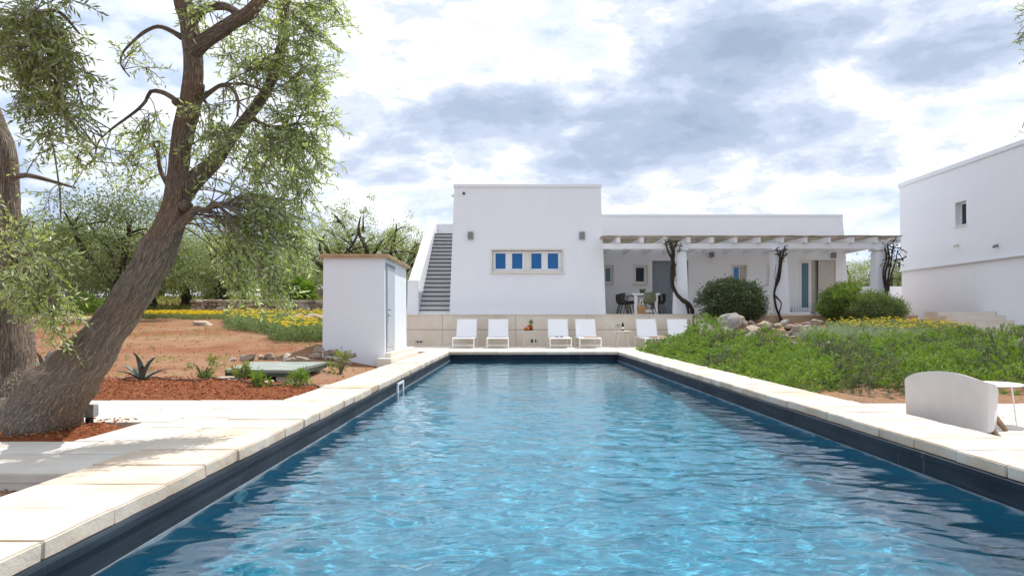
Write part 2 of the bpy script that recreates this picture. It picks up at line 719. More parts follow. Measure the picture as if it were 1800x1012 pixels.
def mat_ground():
    m, nt, out = new_mat('dry_red_earth')
    k = NT(nt)
    w = k.world()
    n1 = k.tex(.35, 6, .6, w)
    n2 = k.tex(1.7, 6, .65, w, 3.)
    n3 = k.tex(14, 5, .7, w, 6.)
    c = k.mix(k.rng(n1, .35, .65), (.225, .092, .046), (.285, .17, .102))
    c = k.mix(k.rng(n2, .45, .7, 0, .8), c, (.19, .072, .036))
    # grass and weeds, denser away from the pool
    pos = k.n('ShaderNodeSeparateXYZ')
    nt.links.new(w, pos.inputs[0])
    far = k.rng(pos.outputs[1], 24, 40)
    gr = k.math('ADD', k.rng(k.tex(.9, 7, .7, w, 11.), .52, .66, 0, .55), k.math('MULTIPLY', far, .55))
    c = k.mix(k.math('MULTIPLY', gr, k.rng(n3, .3, .6, .4, 1.)), c, (.19, .19, .07))
    c = k.mix(k.rng(n3, .62, .75, 0, .5), c, (.40, .31, .23))
    path = k.math('MULTIPLY', k.rng(k.math('ABSOLUTE', k.math('SUBTRACT', pos.outputs[1], k.math('ADD', 27.0, k.math('MULTIPLY', n1, 2.0)))), 1.0, 2.4, 1, 0), k.rng(pos.outputs[0], -16, -13, 1, 0))
    c = k.mix(path, c, (.50, .37, .26))
    h = k.math('ADD', k.tex(5, 7, .7, w, 2.), k.math('MULTIPLY', n3, .5))
    k.bsdf(out, c, .95, k.bump(h, .7, .05), .15)
    return m


tag(np_mesh('ground', Vg, np.array(Fg), mat_ground(), smooth=True), kind='structure')

# red mulch beds: sheets with their own relief just above the ground


def bed(name, x0, x1, y0, y1, mat, lift, step=.12, edge=None):
    xs = np.arange(x0, x1 + step * .5, step); ys = np.arange(y0, y1 + step * .5, step)
    V, Fq = [], []
    for y in ys:
        for x in xs:
            yy = y
            e = min(x - x0, x1 - x, y - y0, y1 - y)
            V.append((x, y, gz(x, y) + lift * min(1, max(-.6, (e - .06 + .12 * noise.noise(Vector((x * 2, y * 2, 3)))) / .15)) + .012 * noise.noise(Vector((x * 7, y * 7, 1)))))
    n = len(xs)
    for j in range(len(ys) - 1):
        for i in range(n - 1):
            a = j * n + i
            Fq.append((a, a + 1, a + 1 + n, a + n))
    return tag(np_mesh(name, np.array(V), np.array(Fq), mat, smooth=True), kind='structure')


def mat_mulch(name, a, b, c3):
    m, nt, out = new_mat(name)
    k = NT(nt)
    w = k.world()
    vc = k.n('ShaderNodeTexVoronoi')
    vc.inputs['Scale'].default_value = 38
    nt.links.new(k.world((1, 1.6, 1)), vc.inputs['Vector'])
    sp = k.n('ShaderNodeSeparateColor')
    nt.links.new(vc.outputs['Color'], sp.inputs[0])
    c = k.mix(sp.outputs[0], a, b)
    c = k.mix(k.rng(k.tex(2.2, 5, .6, w), .4, .7, 0, .6), c, c3)
    h = k.math('ADD', k.math('MULTIPLY', vc.outputs['Distance'], 1.0), k.tex(30, 5, .7, w))
    k.bsdf(out, c, .95, k.bump(h, .9, .03), .15)
    return m


M_mulch = mat_mulch('red_bark_mulch', (.20, .058, .022), (.29, .10, .042), (.17, .055, .022))
M_soil = mat_mulch('brown_garden_soil', (.28, .15, .085), (.40, .26, .16), (.33, .16, .08))
bed('mulch_bed', -8.6, -2.52, 7.98, 10.4, M_mulch, .03)
bed('tree_pit_soil', -5.9, -3.2, 5.15, 6.3, M_mulch, .085)
bed('planting_soil', 3.7, 12.0, 8.72, 10.2, M_soil, .03)

# loose mulch chips
cp, cd = [], []
for _ in range(5200):
    x, y = random.uniform(-8.4, -2.6), random.uniform(8.05, 10.3)
    cp.append((x, y, gz(x, y) + .035 + random.uniform(0, .012))); cd.append((random.gauss(0, 1), random.gauss(0, 1), random.gauss(.1, .25)))
for _ in range(700):
    x, y = random.uniform(-4.6, -3.3), random.uniform(5.3, 6.2)
    cp.append((x, y, gz(x, y) + .09 + random.uniform(0, .01))); cd.append((random.gauss(0, 1), random.gauss(0, 1), random.gauss(.1, .25)))
V, T = leaves(np.array(cp), np.array(cd), rng.uniform(.02, .06, len(cp)), rng.uniform(.008, .02, len(cp)), .3)
tag(np_mesh('mulch_chips', V, T, mat_leaf('mulch_chip', (.24, .07, .03), (.46, .20, .10), (.30, .11, .05), .9, 0.0, .1)),
    'loose reddish bark chips scattered over the mulch beds', 'mulch', kind='stuff')

# ------------------------------------------------------------------ pool
M_liner = mat_plain('slate_blue_pool_lining', (.115, .165, .225), .45, .12, 2.0, .1, .5)


def mat_poolfloor():
    m, nt, out = new_mat('pale_blue_pool_floor')
    k = NT(nt)
    w = k.world()
    c = k.mix(k.rng(k.tex(.8, 5, .6, w), .35, .65), (.185, .41, .49), (.245, .50, .575))
    k.bsdf(out, c, .6, None, .3)
    return m


def mat_liner():
    m, nt, out = new_mat('slate_pool_wall_scatter_tint')
    k = NT(nt)
    w = k.world()
    c = k.mix(k.rng(k.tex(1.6, 5, .65, w), .3, .7), (.010, .016, .026), (.022, .034, .050))
    st = k.tex(2.0, 5, .65, k.world((1, .35, 9)), 4.)
    c = k.mix(k.rng(st, .52, .75, 0, .45), c, (.055, .078, .105))
    drip = k.tex(6.0, 3, .6, k.world((1, 2.2, .12)), 8.)
    c = k.mix(k.rng(drip, .64, .78, 0, .4), c, (.20, .24, .27))
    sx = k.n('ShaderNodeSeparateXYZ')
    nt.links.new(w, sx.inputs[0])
    c = k.mix(k.rng(sx.outputs[2], WATER - .03, WATER - .025), (.12, .31, .40), c)  # wall below the waterline painted blue to imitate light scattered by the water
    k.bsdf(out, c, .6, k.bump(k.tex(18, 4, .6, w), .15, .01), .12)
    return m


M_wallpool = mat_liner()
FLOOR = -1.35
pool = MB()
pool.add([(PX0 + .03, PY0, FLOOR), (PX1 - .03, PY0, FLOOR), (PX1 - .03, PY1 - .03, FLOOR), (PX0 + .03, PY1 - .03, FLOOR)], [(0, 1, 2, 3)])
pf = pool.build('pool_floor', mat_poolfloor())
pf.cycles.is_caustics_receiver = True
tag(pf, kind='structure')
w_ = MB()
w_.box(PX0 - .45, PX0 + .03, PY0 - .4, PY1 + .45, FLOOR - .1, -.078)
w_.box(PX1 - .03, PX1 + .45, PY0 - .4, PY1 + .45, FLOOR - .1, -.0785)
w_.box(PX0 + .03, PX1 - .03, PY1 - .03, PY1 + .44, FLOOR - .1, -.079)
w_.box(PX0 + .03, PX1 - .03, PY0 - .39, PY0, FLOOR - .1, -.0795)
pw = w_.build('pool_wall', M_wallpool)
tag(pw, kind='structure')
# raised strip of the liner rail just under the coping, and the pale scum line at the water
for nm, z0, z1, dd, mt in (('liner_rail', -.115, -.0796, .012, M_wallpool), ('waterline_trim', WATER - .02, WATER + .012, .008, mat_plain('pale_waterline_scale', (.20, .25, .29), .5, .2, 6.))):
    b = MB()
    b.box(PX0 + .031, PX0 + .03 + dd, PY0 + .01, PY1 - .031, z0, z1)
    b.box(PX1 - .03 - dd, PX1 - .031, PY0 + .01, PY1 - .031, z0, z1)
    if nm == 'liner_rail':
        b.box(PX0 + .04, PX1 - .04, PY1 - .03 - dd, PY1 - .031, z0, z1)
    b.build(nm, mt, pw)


def mat_water():
    m, nt, out = new_mat('pool_water')
    k = NT(nt)
    w = k.world()
    h = k.math('ADD', k.tex(5.5, 3, .5, k.world((1.0, 1.35, 1)), 0., .35), k.math('MULTIPLY', k.tex(15, 2, .5, w, 3., .3), .28))
    nrm = k.bump(h, .09, .05)
    tr = k.n('ShaderNodeBsdfTransparent')
    tr.inputs['Color'].default_value = (.50, .83, .93, 1)
    rf = k.n('ShaderNodeBsdfRefraction')
    rf.inputs['Color'].default_value = (.52, .87, .98, 1)
    rf.inputs['Roughness'].default_value = 0.0
    rf.inputs['IOR'].default_value = 1.33
    nt.links.new(nrm, rf.inputs['Normal'])
    gl = k.n('ShaderNodeBsdfGlossy')
    gl.inputs['Roughness'].default_value = .015
    gl.inputs['Color'].default_value = (1, 1, 1, 1)
    nt.links.new(nrm, gl.inputs['Normal'])
    fr = k.n('ShaderNodeFresnel')
    fr.inputs['IOR'].default_value = 1.33
    nt.links.new(nrm, fr.inputs['Normal'])
    m1 = k.n('ShaderNodeMixShader')
    m1.inputs[0].default_value = .85
    nt.links.new(tr.outputs[0], m1.inputs[1]); nt.links.new(rf.outputs[0], m1.inputs[2])
    m2 = k.n('ShaderNodeMixShader')
    nt.links.new(fr.outputs[0], m2.inputs[0])
    nt.links.new(m1.outputs[0], m2.inputs[1]); nt.links.new(gl.outputs[0], m2.inputs[2])
    nt.links.new(m2.outputs[0], out.inputs['Surface'])
    return m


wx = np.linspace(PX0 + .029, PX1 - .029, 300)
wy = np.linspace(PY0 - .001, PY1 - .029, 1150)
XX, YY = np.meshgrid(wx, wy)
ZZ = np.zeros_like(XX)
wr = np.random.default_rng(21)
for _ in range(70):
    lam = math.exp(wr.uniform(math.log(.095), math.log(1.1)))
    th = wr.normal(math.pi / 2, .9)
    kx, ky = math.cos(th) * 2 * math.pi / lam, math.sin(th) * 2 * math.pi / lam
    ZZ += np.sin(kx * XX + ky * YY + wr.uniform(0, 6.28)) * lam * (.0026 if lam < .40 else .0016)
damp = 1.0 - .72 * np.clip((YY - 4.5) / 8.5, 0, 1)
Vw = np.stack([XX, YY, WATER + ZZ * damp], -1).reshape(-1, 3)
nw = len(wx)
jj, ii = np.meshgrid(np.arange(len(wy) - 1), np.arange(nw - 1), indexing='ij')
a_ = (jj * nw + ii).ravel()
Fw = np.stack([a_, a_ + 1, a_ + 1 + nw, a_ + nw], 1)
water = tag(np_mesh('pool_water', Vw, Fw, mat_water(), smooth=True), kind='structure')
water.cycles.is_caustics_caster = True

# ------------------------------------------------------------------ stone pieces: coping and paving


def slab_mesh(name, lx, ly, lz, mat, rough=.006, bev=.012, nose=False, seed=0):
    bm = bmesh.new()
    bmesh.ops.create_cube(bm, size=1)
    for v in bm.verts:
        v.co = Vector((v.co.x * lx, v.co.y * ly, v.co.z * lz - lz / 2))
    bmesh.ops.bevel(bm, geom=list(bm.edges), offset=bev, segments=2, affect='EDGES')
    long_e = [e for e in bm.edges if (e.verts[0].co - e.verts[1].co).length > .12]
    bmesh.ops.subdivide_edges(bm, edges=long_e, cuts=5, use_grid_fill=True)
    for v in bm.verts:
        q = v.co * 5 + Vector((seed * 7.3, seed * 3.1, 0))
        v.co += Vector((noise.noise(q), noise.noise(q + Vector((9, 0, 0))), noise.noise(q + Vector((0, 9, 0))) * .45)) * rough + Vector((noise.noise(q * 4), noise.noise(q * 4 + Vector((3, 0, 0))), 0)) * rough * .45
    me = bpy.data.meshes.new(name)
    bm.to_mesh(me)
    bm.free()
    me.polygons.foreach_set('use_smooth', [True] * len(me.polygons))
    me.set_sharp_from_angle(angle=R(50))
    me.materials.append(mat)
    return me


M_coping = mat_stone('tan_white_limestone', (.60, .52, .425), (.50, .385, .275), (.65, .60, .525), .85, 2.2, .45, (.46, .27, .14), .6)
M_paving = mat_stone('white_limestone_paving', (.58, .545, .495), (.53, .47, .40), (.64, .61, .565), .85, 1.6, .3, (.40, .32, .24), .4)
coping = tag(MB().box(PX0 - CW + .03, PX0 - .46, PY0 - .4, PY1 + .45, -.6, -.082).box(PX1 + .46, PX1 + CW - .03, PY0 - .4, PY1 + .45, -.6, -.0822)
             .box(PX0 - CW + .03, PX1 + CW - .03, PY1 + .451, PY1 + CW - .02, -.6, -.0824).build('pool_coping', mat_plain('grey_mortar_bed', (.42, .38, .33), .95, .2, 5., .3)), kind='structure')
COP = [slab_mesh('coping_stone', CW, .486, .08, M_coping, .008, .008, seed=i) for i in range(7)]
FARC = [slab_mesh('coping_stone', .678, CW, .08, M_coping, .006, .008, seed=20 + i) for i in range(4)]


def piece(name, me, loc, parent, rz=0.0, sc=(1, 1, 1), rx=0., ry=0.):
    o = bpy.data.objects.new(name, me)
    col.objects.link(o)
    o.parent = parent
    o.location = Vector(loc) - origin_of(parent)
    o.rotation_euler = (rx, ry, rz)
    o.scale = sc
    return o


y = 2.767 - .489 * 5
while y < PY1 + .01:
    L = min(.489, PY1 - y)
    if L > .1:
        for s, xx in ((-1, PX0 - CW / 2), (1, PX1 + CW / 2)):
            piece('coping_stone', random.choice(COP), (xx + random.uniform(-.007, .007), y + L / 2, random.uniform(-.004, .003)), coping,
                  random.choice((0, math.pi)) + random.uniform(-.006, .006), (1, L / .489, 1))
    y += .489
for i in range(9):
    piece('coping_stone', random.choice(FARC), (PX0 - CW + .34 + i * .68, PY1 + CW / 2 + .002, random.uniform(-.003, .003)), coping, random.choice((0, math.pi)))

# paved terraces either side of the pool
PAV = [slab_mesh('paving_slab', .99, .59, .06, M_paving, .004, .008, seed=40 + i) for i in range(6)]


def paving(name, x_from, x_to, ya, yb, z, hole=None, sgn=1):
    root = tag(MB().box(min(x_from, x_to), max(x_from, x_to), ya + .01, yb - .01, z - .25, z - .05).build(name, M_paving), kind='structure') if hole is None else None
    if root is None:
        b = MB()
        hx0, hx1, hy0, hy1 = hole
        x0, x1 = min(x_from, x_to), max(x_from, x_to)
        b.box(x0, x1, ya + .01, hy0, z - .25, z - .05)
        b.box(x0, x1, hy1, yb - .01, z - .25, z - .05)
        b.box(hx1, x1, hy0 + .0001, hy1 - .0001, z - .25, z - .05)
        root = tag(b.build(name, M_paving), kind='structure')
    y, row = ya, 0
    while y < yb - .2:
        h = min(.6, yb - y)
        x = x_from + sgn * (0.0)
        first = .5 if row % 2 else 1.0
        while (x - x_to) * sgn < -.15:
            wdt = min(first, abs(x_to - x)); first = 1.0
            xa, xb = x, x + sgn * wdt
            lo, hi = min(xa, xb), max(xa, xb)
            yl, yh = y, y + h
            if hole:
                hx0, hx1, hy0, hy1 = hole
                if lo < hx1 and hi > hx0 and yl < hy1 and yh > hy0:
                    # cut round the tree pit
                    parts = []
                    if yl < hy0 - .08: parts.append((lo, hi, yl, hy0))
                    if yh > hy1 + .08: parts.append((lo, hi, hy1, yh))
                    if hi > hx1 + .08: parts.append((hx1, hi, max(yl, hy0), min(yh, hy1)))
                else:
                    parts = [(lo, hi, yl, yh)]
            else:
                parts = [(lo, hi, yl, yh)]
            for (p0, p1, q0, q1) in parts:
                piece('paving_slab', random.choice(PAV), ((p0 + p1) / 2, (q0 + q1) / 2, z + random.uniform(-.003, .003)), root, random.choice((0, math.pi)),
                      ((p1 - p0) / 1.0, (q1 - q0) / .6, 1))
            x = xb
        y += h; row += 1
    return root


PLZ, PRZ = -.03, -.15
paving('pavement', PX0 - CW - .01, -9.5, 4.12, 7.97, PLZ, hole=(-6.0, -3.25, 5.24, 6.22), sgn=-1)
paving('pavement', PX1 + CW + .01, 9.6, 0.3, 8.74, PRZ, sgn=1)
# far deck between pool and terrace wall: too thin in view to tell its slabs apart
dk = MB().box(-4.3, 9.0, PY1 + CW + .004, TWALL + .1, -.2, -.006)
M_deck = mat_stone('pale_deck_stone', (.74, .66, .56), (.74, .66, .56), (.80, .75, .68), .85, 1.5, .25, (.6, .45, .3), .3)
tag(dk.build('pool_deck', M_deck), kind='structure')
# low gravel margin beside the near coping on the left
gp, gd = [], []
for _ in range(2600):
    x, yy = random.uniform(-4.2, PX0 - CW - .02), random.uniform(2.0, 4.1)
    gp.append((x, yy, gz(x, yy) + random.uniform(0, .015))); gd.append((random.gauss(0, 1), random.gauss(0, 1), random.gauss(0, .5)))
V, T = leaves(np.array(gp), np.array(gd), rng.uniform(.015, .04, len(gp)), rng.uniform(.012, .03, len(gp)), .4)
tag(np_mesh('gravel', V, T, mat_leaf('brown_gravel', (.16, .12, .09), (.42, .34, .27), (.26, .20, .15), .9, 0, .2)), 'loose brown gravel beside the near pool coping', 'gravel', kind='stuff')

# ------------------------------------------------------------------ buildings
M_white = mat_plaster('white_limewash')
M_trim = mat_stone('pale_stone_trim', (.66, .62, .56), (.70, .66, .60), (.72, .69, .64), .85, 3., .3, (.5, .42, .33), .25)
M_frame = mat_plain('white_window_paint', (.74, .75, .76), .4, .03)
M_grey = mat_plain('grey_blue_paint', (.21, .25, .30), .45, .06)
M_doorgrey = mat_plain('light_grey_paint', (.50, .535, .57), .4, .05)
M_dark = mat_plain('dark_void', (.02, .022, .025), .6, .1)
M_concrete = mat_stone('cast_concrete_wall', (.62, .54, .44), (.67, .59, .49), (.72, .65, .56), .9, 1.6, .3, (.45, .36, .27), .45)
M_step = mat_stone('pale_step_stone', (.70, .63, .54), (.66, .58, .48), (.74, .69, .62), .85, 2.5, .3, (.5, .38, .26), .35)
M_slate = mat_plain('black_slate', (.028, .030, .034), .55, .2, 6.)
M_shutter = mat_plain('beige_shutter', (.50, .47, .43), .5, .05)


def mat_glass(name, colr):
    m, nt, out = new_mat(name)
    k = NT(nt)
    k.bsdf(out, colr, .08, None, .25)
    return m


M_blue = mat_glass('blue_window_pane', (.010, .115, .33))  # plain blue colour on the panes themselves
M_bluel = mat_glass('bright_blue_window_pane', (.02, .21, .52))  # brighter blue, again on the pane itself
M_glass = mat_glass('dark_window_glass', (.030, .038, .045))
M_teal = mat_glass('teal_glass', (.10, .19, .23))
M_lampgrey = mat_plain('grey_cast_lamp', (.30, .30, .31), .5, .1, 20)
M_black = mat_plain('black_plastic', (.02, .02, .021), .5, .1)


def wall_face(mb, bl, br, tr, tl, holes=(), inward=(0, .2, 0)):
    """wall skin with rectangular openings (u0,u1,v0,v1) and their reveals"""
    bl, br, tr, tl, inn = map(Vector, (bl, br, tr, tl, inward))

    def pt(u, v):
        return bl * (1 - u) * (1 - v) + br * u * (1 - v) + tr * u * v + tl * (1 - u) * v
    us = sorted({0., 1., *[h[0] for h in holes], *[h[1] for h in holes]})
    vs = sorted({0., 1., *[h[2] for h in holes], *[h[3] for h in holes]})
    for i in range(len(us) - 1):
        for j in range(len(vs) - 1):
            cu, cv = (us[i] + us[i + 1]) / 2, (vs[j] + vs[j + 1]) / 2
            if any(h[0] < cu < h[1] and h[2] < cv < h[3] for h in holes):
                continue
            mb.add([pt(us[i], vs[j]), pt(us[i + 1], vs[j]), pt(us[i + 1], vs[j + 1]), pt(us[i], vs[j + 1])], [(0, 1, 2, 3)])
    for (u0, u1, v0, v1) in holes:
        c = [pt(u0, v0), pt(u1, v0), pt(u1, v1), pt(u0, v1)]
        e = [p + inn for p in c]
        mb.add(c + e, [(0, 4, 5, 1), (1, 5, 6, 2), (2, 6, 7, 3), (3, 7, 4, 0)])
        mb.add([p + inn * 1.001 for p in c], [(0, 1, 2, 3)])
    return mb


def rect_frame(mb, x0, x1, y0, y1, z0, z1, t):
    mb.box(x0, x1, y0, y1, z1 - t, z1)
    mb.box(x0, x1, y0, y1, z0, z0 + t)
    mb.box(x0, x0 + t, y0, y1, z0 + t, z1 - t)
    mb.box(x1 - t, x1, y0, y1, z0 + t, z1 - t)
    return mb


# --- main house: battered block, long wing, outside stair
house = thing('house', 'white flat-roofed house with battered front block, blue windows and an outside stair', 'house', (0.5, 26, TER))
BX = (-2.37, 3.35, -2.20, 3.17)
BZ0, BZ1, BY, BYT, BYB = TER - .05, 5.86, 26.0, 26.1, 33.0


def front_uv(px, py):
    p = P(px, py, 26.05)
    v = (p.z - BZ0) / (BZ1 - BZ0)
    xl, xr = BX[0] + (BX[2] - BX[0]) * v, BX[1] + (BX[3] - BX[1]) * v
    return (p.x - xl) / (xr - xl), v


u0, v1 = front_uv(865.5, 439.5); u1, v0 = front_uv(988.5, 477)
blk = MB()
wall_face(blk, (BX[0], BY, BZ0), (BX[1], BY, BZ0), (BX[3], BYT, BZ1), (BX[2], BYT, BZ1), [(u0, u1, v0, v1)], (0, .22, 0))
wall_face(blk, (BX[1], BY, BZ0), (BX[1], BYB, BZ0), (BX[3], BYB, BZ1), (BX[3], BYT, BZ1))
wall_face(blk, (BX[0], BYB, BZ0), (BX[0], BY, BZ0), (BX[2], BYT, BZ1), (BX[2], BYB, BZ1))
wall_face(blk, (BX[1], BYB, BZ0), (BX[0], BYB, BZ0), (BX[2], BYB, BZ1), (BX[3], BYB, BZ1))
blk.add([(BX[2], BYT, BZ1), (BX[3], BYT, BZ1), (BX[3], BYB, BZ1), (BX[2], BYB, BZ1)], [(0, 1, 2, 3)])
blk.build('wall', M_white, house)
cor = MB().box(BX[2] - .035, BX[3] + .035, BYT - .04, BYB + .04, BZ1 - .10, BZ1 + .03)
cor.build('cornice', M_white, house, bevel=.02)
# overflow pipe hole and spout
pp = P(815.5, 340, 26.08)
MB().tube([(pp.x, pp.y - .03, pp.z), (pp.x, pp.y + .02, pp.z)], .045, 14).build('overflow_hole', M_black, house)
pp = P(796.5, 344, 26.6)
MB().tube([(pp.x - .05, pp.y, pp.z), (pp.x + .25, pp.y, pp.z)], .05, 12).build('spout', M_white, house)


def window(parent, x0, x1, y, z0, z1, panes, pane_mat, t=.05, surround=None, sill=True, depth=.05):
    """frame of boxes round the panes; y is the outer face of the frame"""
    fr = MB()
    fr.box(x0, x1, y, y + depth, z1 - t, z1); fr.box(x0, x1, y, y + depth, z0, z0 + t)
    xs = [x0] + [v for p in panes for v in p] + [x1]
    for i in range(0, len(xs), 2):
        if xs[i + 1] - xs[i] > .002:
            fr.box(xs[i], xs[i + 1], y, y + depth, z0 + t, z1 - t)
    w = fr.build('window', M_frame, parent)
    for i, (a, b) in enumerate(panes):
        mt = pane_mat[i] if isinstance(pane_mat, (list, tuple)) else pane_mat
        g = MB().box(a - .004, b + .004, y + .018, y + .03, z0 + t - .004, z1 - t + .004).build('pane', mt, w)
        bead = MB()
        rect_frame(bead, a + .0005, b - .0005, y + .006, y + .0175, z0 + t + .0005, z1 - t - .0005, .022)
        bead.build('glazing_bead', M_frame, w)
    if sill:
        MB().box(x0 - .06, x1 + .06, y - .2, y + depth - .01, z0 - .055, z0 - .002).build('sill', M_trim, w, bevel=.008)
    return w


s26 = 26.05 / F
X26 = lambda px: (px - VPX) * s26
Z26 = lambda py: EYE + (VPY - py) * s26
yw = 26.15
w = window(house, X26(866.2), X26(926), yw, Z26(476.2), Z26(440.5), [(X26(869.8), X26(889.7)), (X26(899), X26(919.4))], M_blue, .07, sill=False)
w = window(house, X26(926.3), X26(988), yw, Z26(476.2), Z26(440.5), [(X26(933), X26(953)), (X26(962), X26(982.5))], M_blue, .07, sill=False)
sur = MB()
ys0 = 26.028
rect_frame(sur, X26(863), X26(991), ys0 - .03, ys0 + .045, Z26(479), Z26(437.3), .055)
sur.build('window_surround', M_trim, house, bevel=.006)
MB().box(X26(861.5), X26(992), ys0 - .07, ys0 + .03, Z26(480.6), Z26(478.2)).build('sill', M_trim, house, bevel=.006)
MB().box(X26(925), X26(930), yw - .06, yw - .001, Z26(476.2), Z26(440.5)).build('window_post', M_trim, house)

# long wing behind
WY = 29.5
s29 = WY / F
X29 = lambda px: (px - VPX) * s29
Z29 = lambda py: EYE + (VPY - py) * s29
WX0, WX1b, WX1t, WZ1 = 2.6, 13.95, 13.62, Z29(378)


def wing_uv(px, py):
    x, z = X29(px), Z29(py)
    v = (z - (TER - .05)) / (WZ1 - TER + .05)
    xr = WX1b + (WX1t - WX1b) * v
    return (x - WX0) / (xr - WX0), v


def wing_hole(xa, xb, za, zb):
    # world units to u,v with the mean right edge (close enough for the reveals)
    va, vb = (za - (TER - .05)) / (WZ1 - TER + .05), (zb - (TER - .05)) / (WZ1 - TER + .05)
    xr = WX1b + (WX1t - WX1b) * (va + vb) / 2
    return ((xa - WX0) / (xr - WX0), (xb - WX0) / (xr - WX0), va, vb)


ZD = TER + .002
openings = {
    'win_a': (X29(1061), X29(1077.5), Z29(498), Z29(467)),
    'win_b': (X29(1115), X29(1138), Z29(498), Z29(466.5)),
    'door_a': (X29(1146.5), X29(1210), ZD, Z29(458)),
    'win_c': (X29(1288), X29(1312), Z29(498), Z29(466.5)),
    'win_d': (X29(1350), X29(1374), Z29(498), Z29(467.5)),
    'door_b': (X29(1404), X29(1469), ZD, Z29(457)),
}
wing = MB()
# separate strips so each opening keeps its own height: build the facade column by column
xs_cut = [WX0]
for kx in openings.values():
    xs_cut += [kx[0], kx[1]]
zb_ = TER - .05
ordered = sorted(openings.values())
cur = WX0
for (xa, xb, za, zb) in ordered:
    wing.add([(cur, WY, zb_), (xa, WY, zb_), (xa, WY, WZ1), (cur, WY, WZ1)], [(0, 1, 2, 3)])
    if za > TER + .05:
        wing.add([(xa, WY, zb_), (xb, WY, zb_), (xb, WY, za), (xa, WY, za)], [(0, 1, 2, 3)])
    wing.add([(xa, WY, zb), (xb, WY, zb), (xb, WY, WZ1), (xa, WY, WZ1)], [(0, 1, 2, 3)])
    D = .22
    c = [(xa, WY, za), (xb, WY, za), (xb, WY, zb), (xa, WY, zb)]
    e = [(x, WY + D, z) for x, _, z in c]
    wing.add(c + e, [(0, 4, 5, 1), (1, 5, 6, 2), (2, 6, 7, 3), (3, 7, 4, 0)])
    wing.add([(x, WY + D, z) for x, _, z in c], [(0, 1, 2, 3)])
    cur = xb
wing.add([(cur, WY, zb_), (WX1b, WY, zb_), (WX1t, WY, WZ1), (cur, WY, WZ1)], [(0, 1, 2, 3)])
wing.add([(WX1b, WY, zb_), (WX1b, 38, zb_), (WX1t, 38, WZ1), (WX1t, WY, WZ1)], [(0, 1, 2, 3)])
wing.add([(WX1b, 38, zb_), (-3.5, 38, zb_), (-3.5, 38, WZ1), (WX1t, 38, WZ1)], [(0, 1, 2, 3)])
wing.add([(-3.5, 38, zb_), (-3.5, 32.2, zb_), (-3.5, 32.2, WZ1), (-3.5, 38, WZ1)], [(0, 1, 2, 3)])
wing.add([(-3.5, 32.2, zb_), (-2.0, 32.2, zb_), (-2.0, 32.2, WZ1), (-3.5, 32.2, WZ1)], [(0, 1, 2, 3)])
wing.add([(-3.5, 32.2, WZ1), (2.6, 32.2, WZ1), (2.6, WY, WZ1), (WX1t, WY, WZ1), (WX1t, 38, WZ1), (-3.5, 38, WZ1)], [(0, 1, 2, 3, 4, 5)])
wing.build('wing_wall', M_white, house)
MB().box(WX0, WX1t + .02, WY - .025, WY + .3, WZ1 - .06, WZ1 + .03).build('parapet_coping', M_white, house, bevel=.01)
yi = WY + .10
a, b, c_, d_ = openings['win_a']
window(house, a + .003, b - .003, yi, c_ + .003, d_ - .003, [(a + .07, b - .07)], M_teal, .06)
a, b, c_, d_ = openings['win_b']
window(house, a + .003, b - .003, yi, c_ + .003, d_ - .003, [(a + .06, b - .10)], M_glass, .06)
a, b, c_, d_ = openings['win_c']
w = window(house, a + .003, b - .003, yi, c_ + .003, d_ - .003, [(a + .05, (a + b) / 2 + .02)], M_bluel, .05)
MB().box((a + b) / 2 + .05, b - .04, yi - .03, yi - .001, c_ + .04, d_ - .05).build('shutter', M_shutter, w)
a, b, c_, d_ = openings['win_d']
window(house, a + .003, b - .003, yi, c_ + .003, d_ - .003, [(a + .05, b - .06)], M_blue, .05)
for nm in ('win_a', 'win_b', 'win_c', 'win_d'):
    a, b, c_, d_ = openings[nm]
    sb = MB()
    rect_frame(sb, a - .05, b + .05, WY - .018, WY + .0, c_ - .05, d_ + .05, .049)
    sb.build('window_surround', M_trim, house)


def door(parent, x0, x1, y, z0, z1, mat, name='door', handle_x=None):
    dd = MB().box(x0, x1, y, y + .05, z0, z1)
    dobj = dd.build(name, mat, parent, bevel=.006)
    rl = MB()
    n = 2
    for i in range(n):
        za = z0 + .12 + i * (z1 - z0 - .12) / n
        zc = z0 + (i + 1) * (z1 - z0 - .12) / n
        rl.box(x0 + .1, x1 - .1, y - .008, y - .0005, za, zc)
    rl.build('door_panel', mat, dobj, bevel=.004)
    hx = handle_x if handle_x is not None else x1 - .08
    MB().tube([(hx, y - .002, z0 + 1.0), (hx, y - .05, z0 + 1.0), (hx - .1, y - .05, z0 + 1.0)], .011, 8).build('handle', M_lampgrey, dobj)
    return dobj


a, b, c_, d_ = openings['door_a']
mid = (a + b) / 2
dfr = MB(); dfr.box(a + .002, a + .045, yi - .03, yi + .05, c_, d_ - .003).box(b - .045, b - .002, yi - .03, yi + .05, c_, d_ - .003).box(a + .046, b - .046, yi - .03, yi + .05, d_ - .05, d_ - .003)
dfr.build('door_frame', M_grey, house)
door(house, a + .047, mid - .003, yi, c_ + .01, d_ - .052, M_grey, handle_x=mid - .1)
door(house, mid + .003, b - .047, yi, c_ + .01, d_ - .052, M_grey, handle_x=mid + .2)
a, b, c_, d_ = openings['door_b']
g0, g1 = X29(1404.5), X29(1428)
w = window(house, a + .003, g1, yi, c_ + .012, d_ - .003, [(X29(1410), X29(1424))], M_teal, .09, sill=False)
tag(w, 'white framed glazed door leaf with teal glass')
MB().box(g1 + .002, X29(1437), yi + .06, yi + .1, c_ + .01, d_ - .003).build('shutter_pocket', M_shutter, house)
sh = MB().box(X29(1437.5), b - .004, yi - .05, yi + .0, c_ + .02, d_ - .01)
sh.build('shutter', M_shutter, house, bevel=.005)
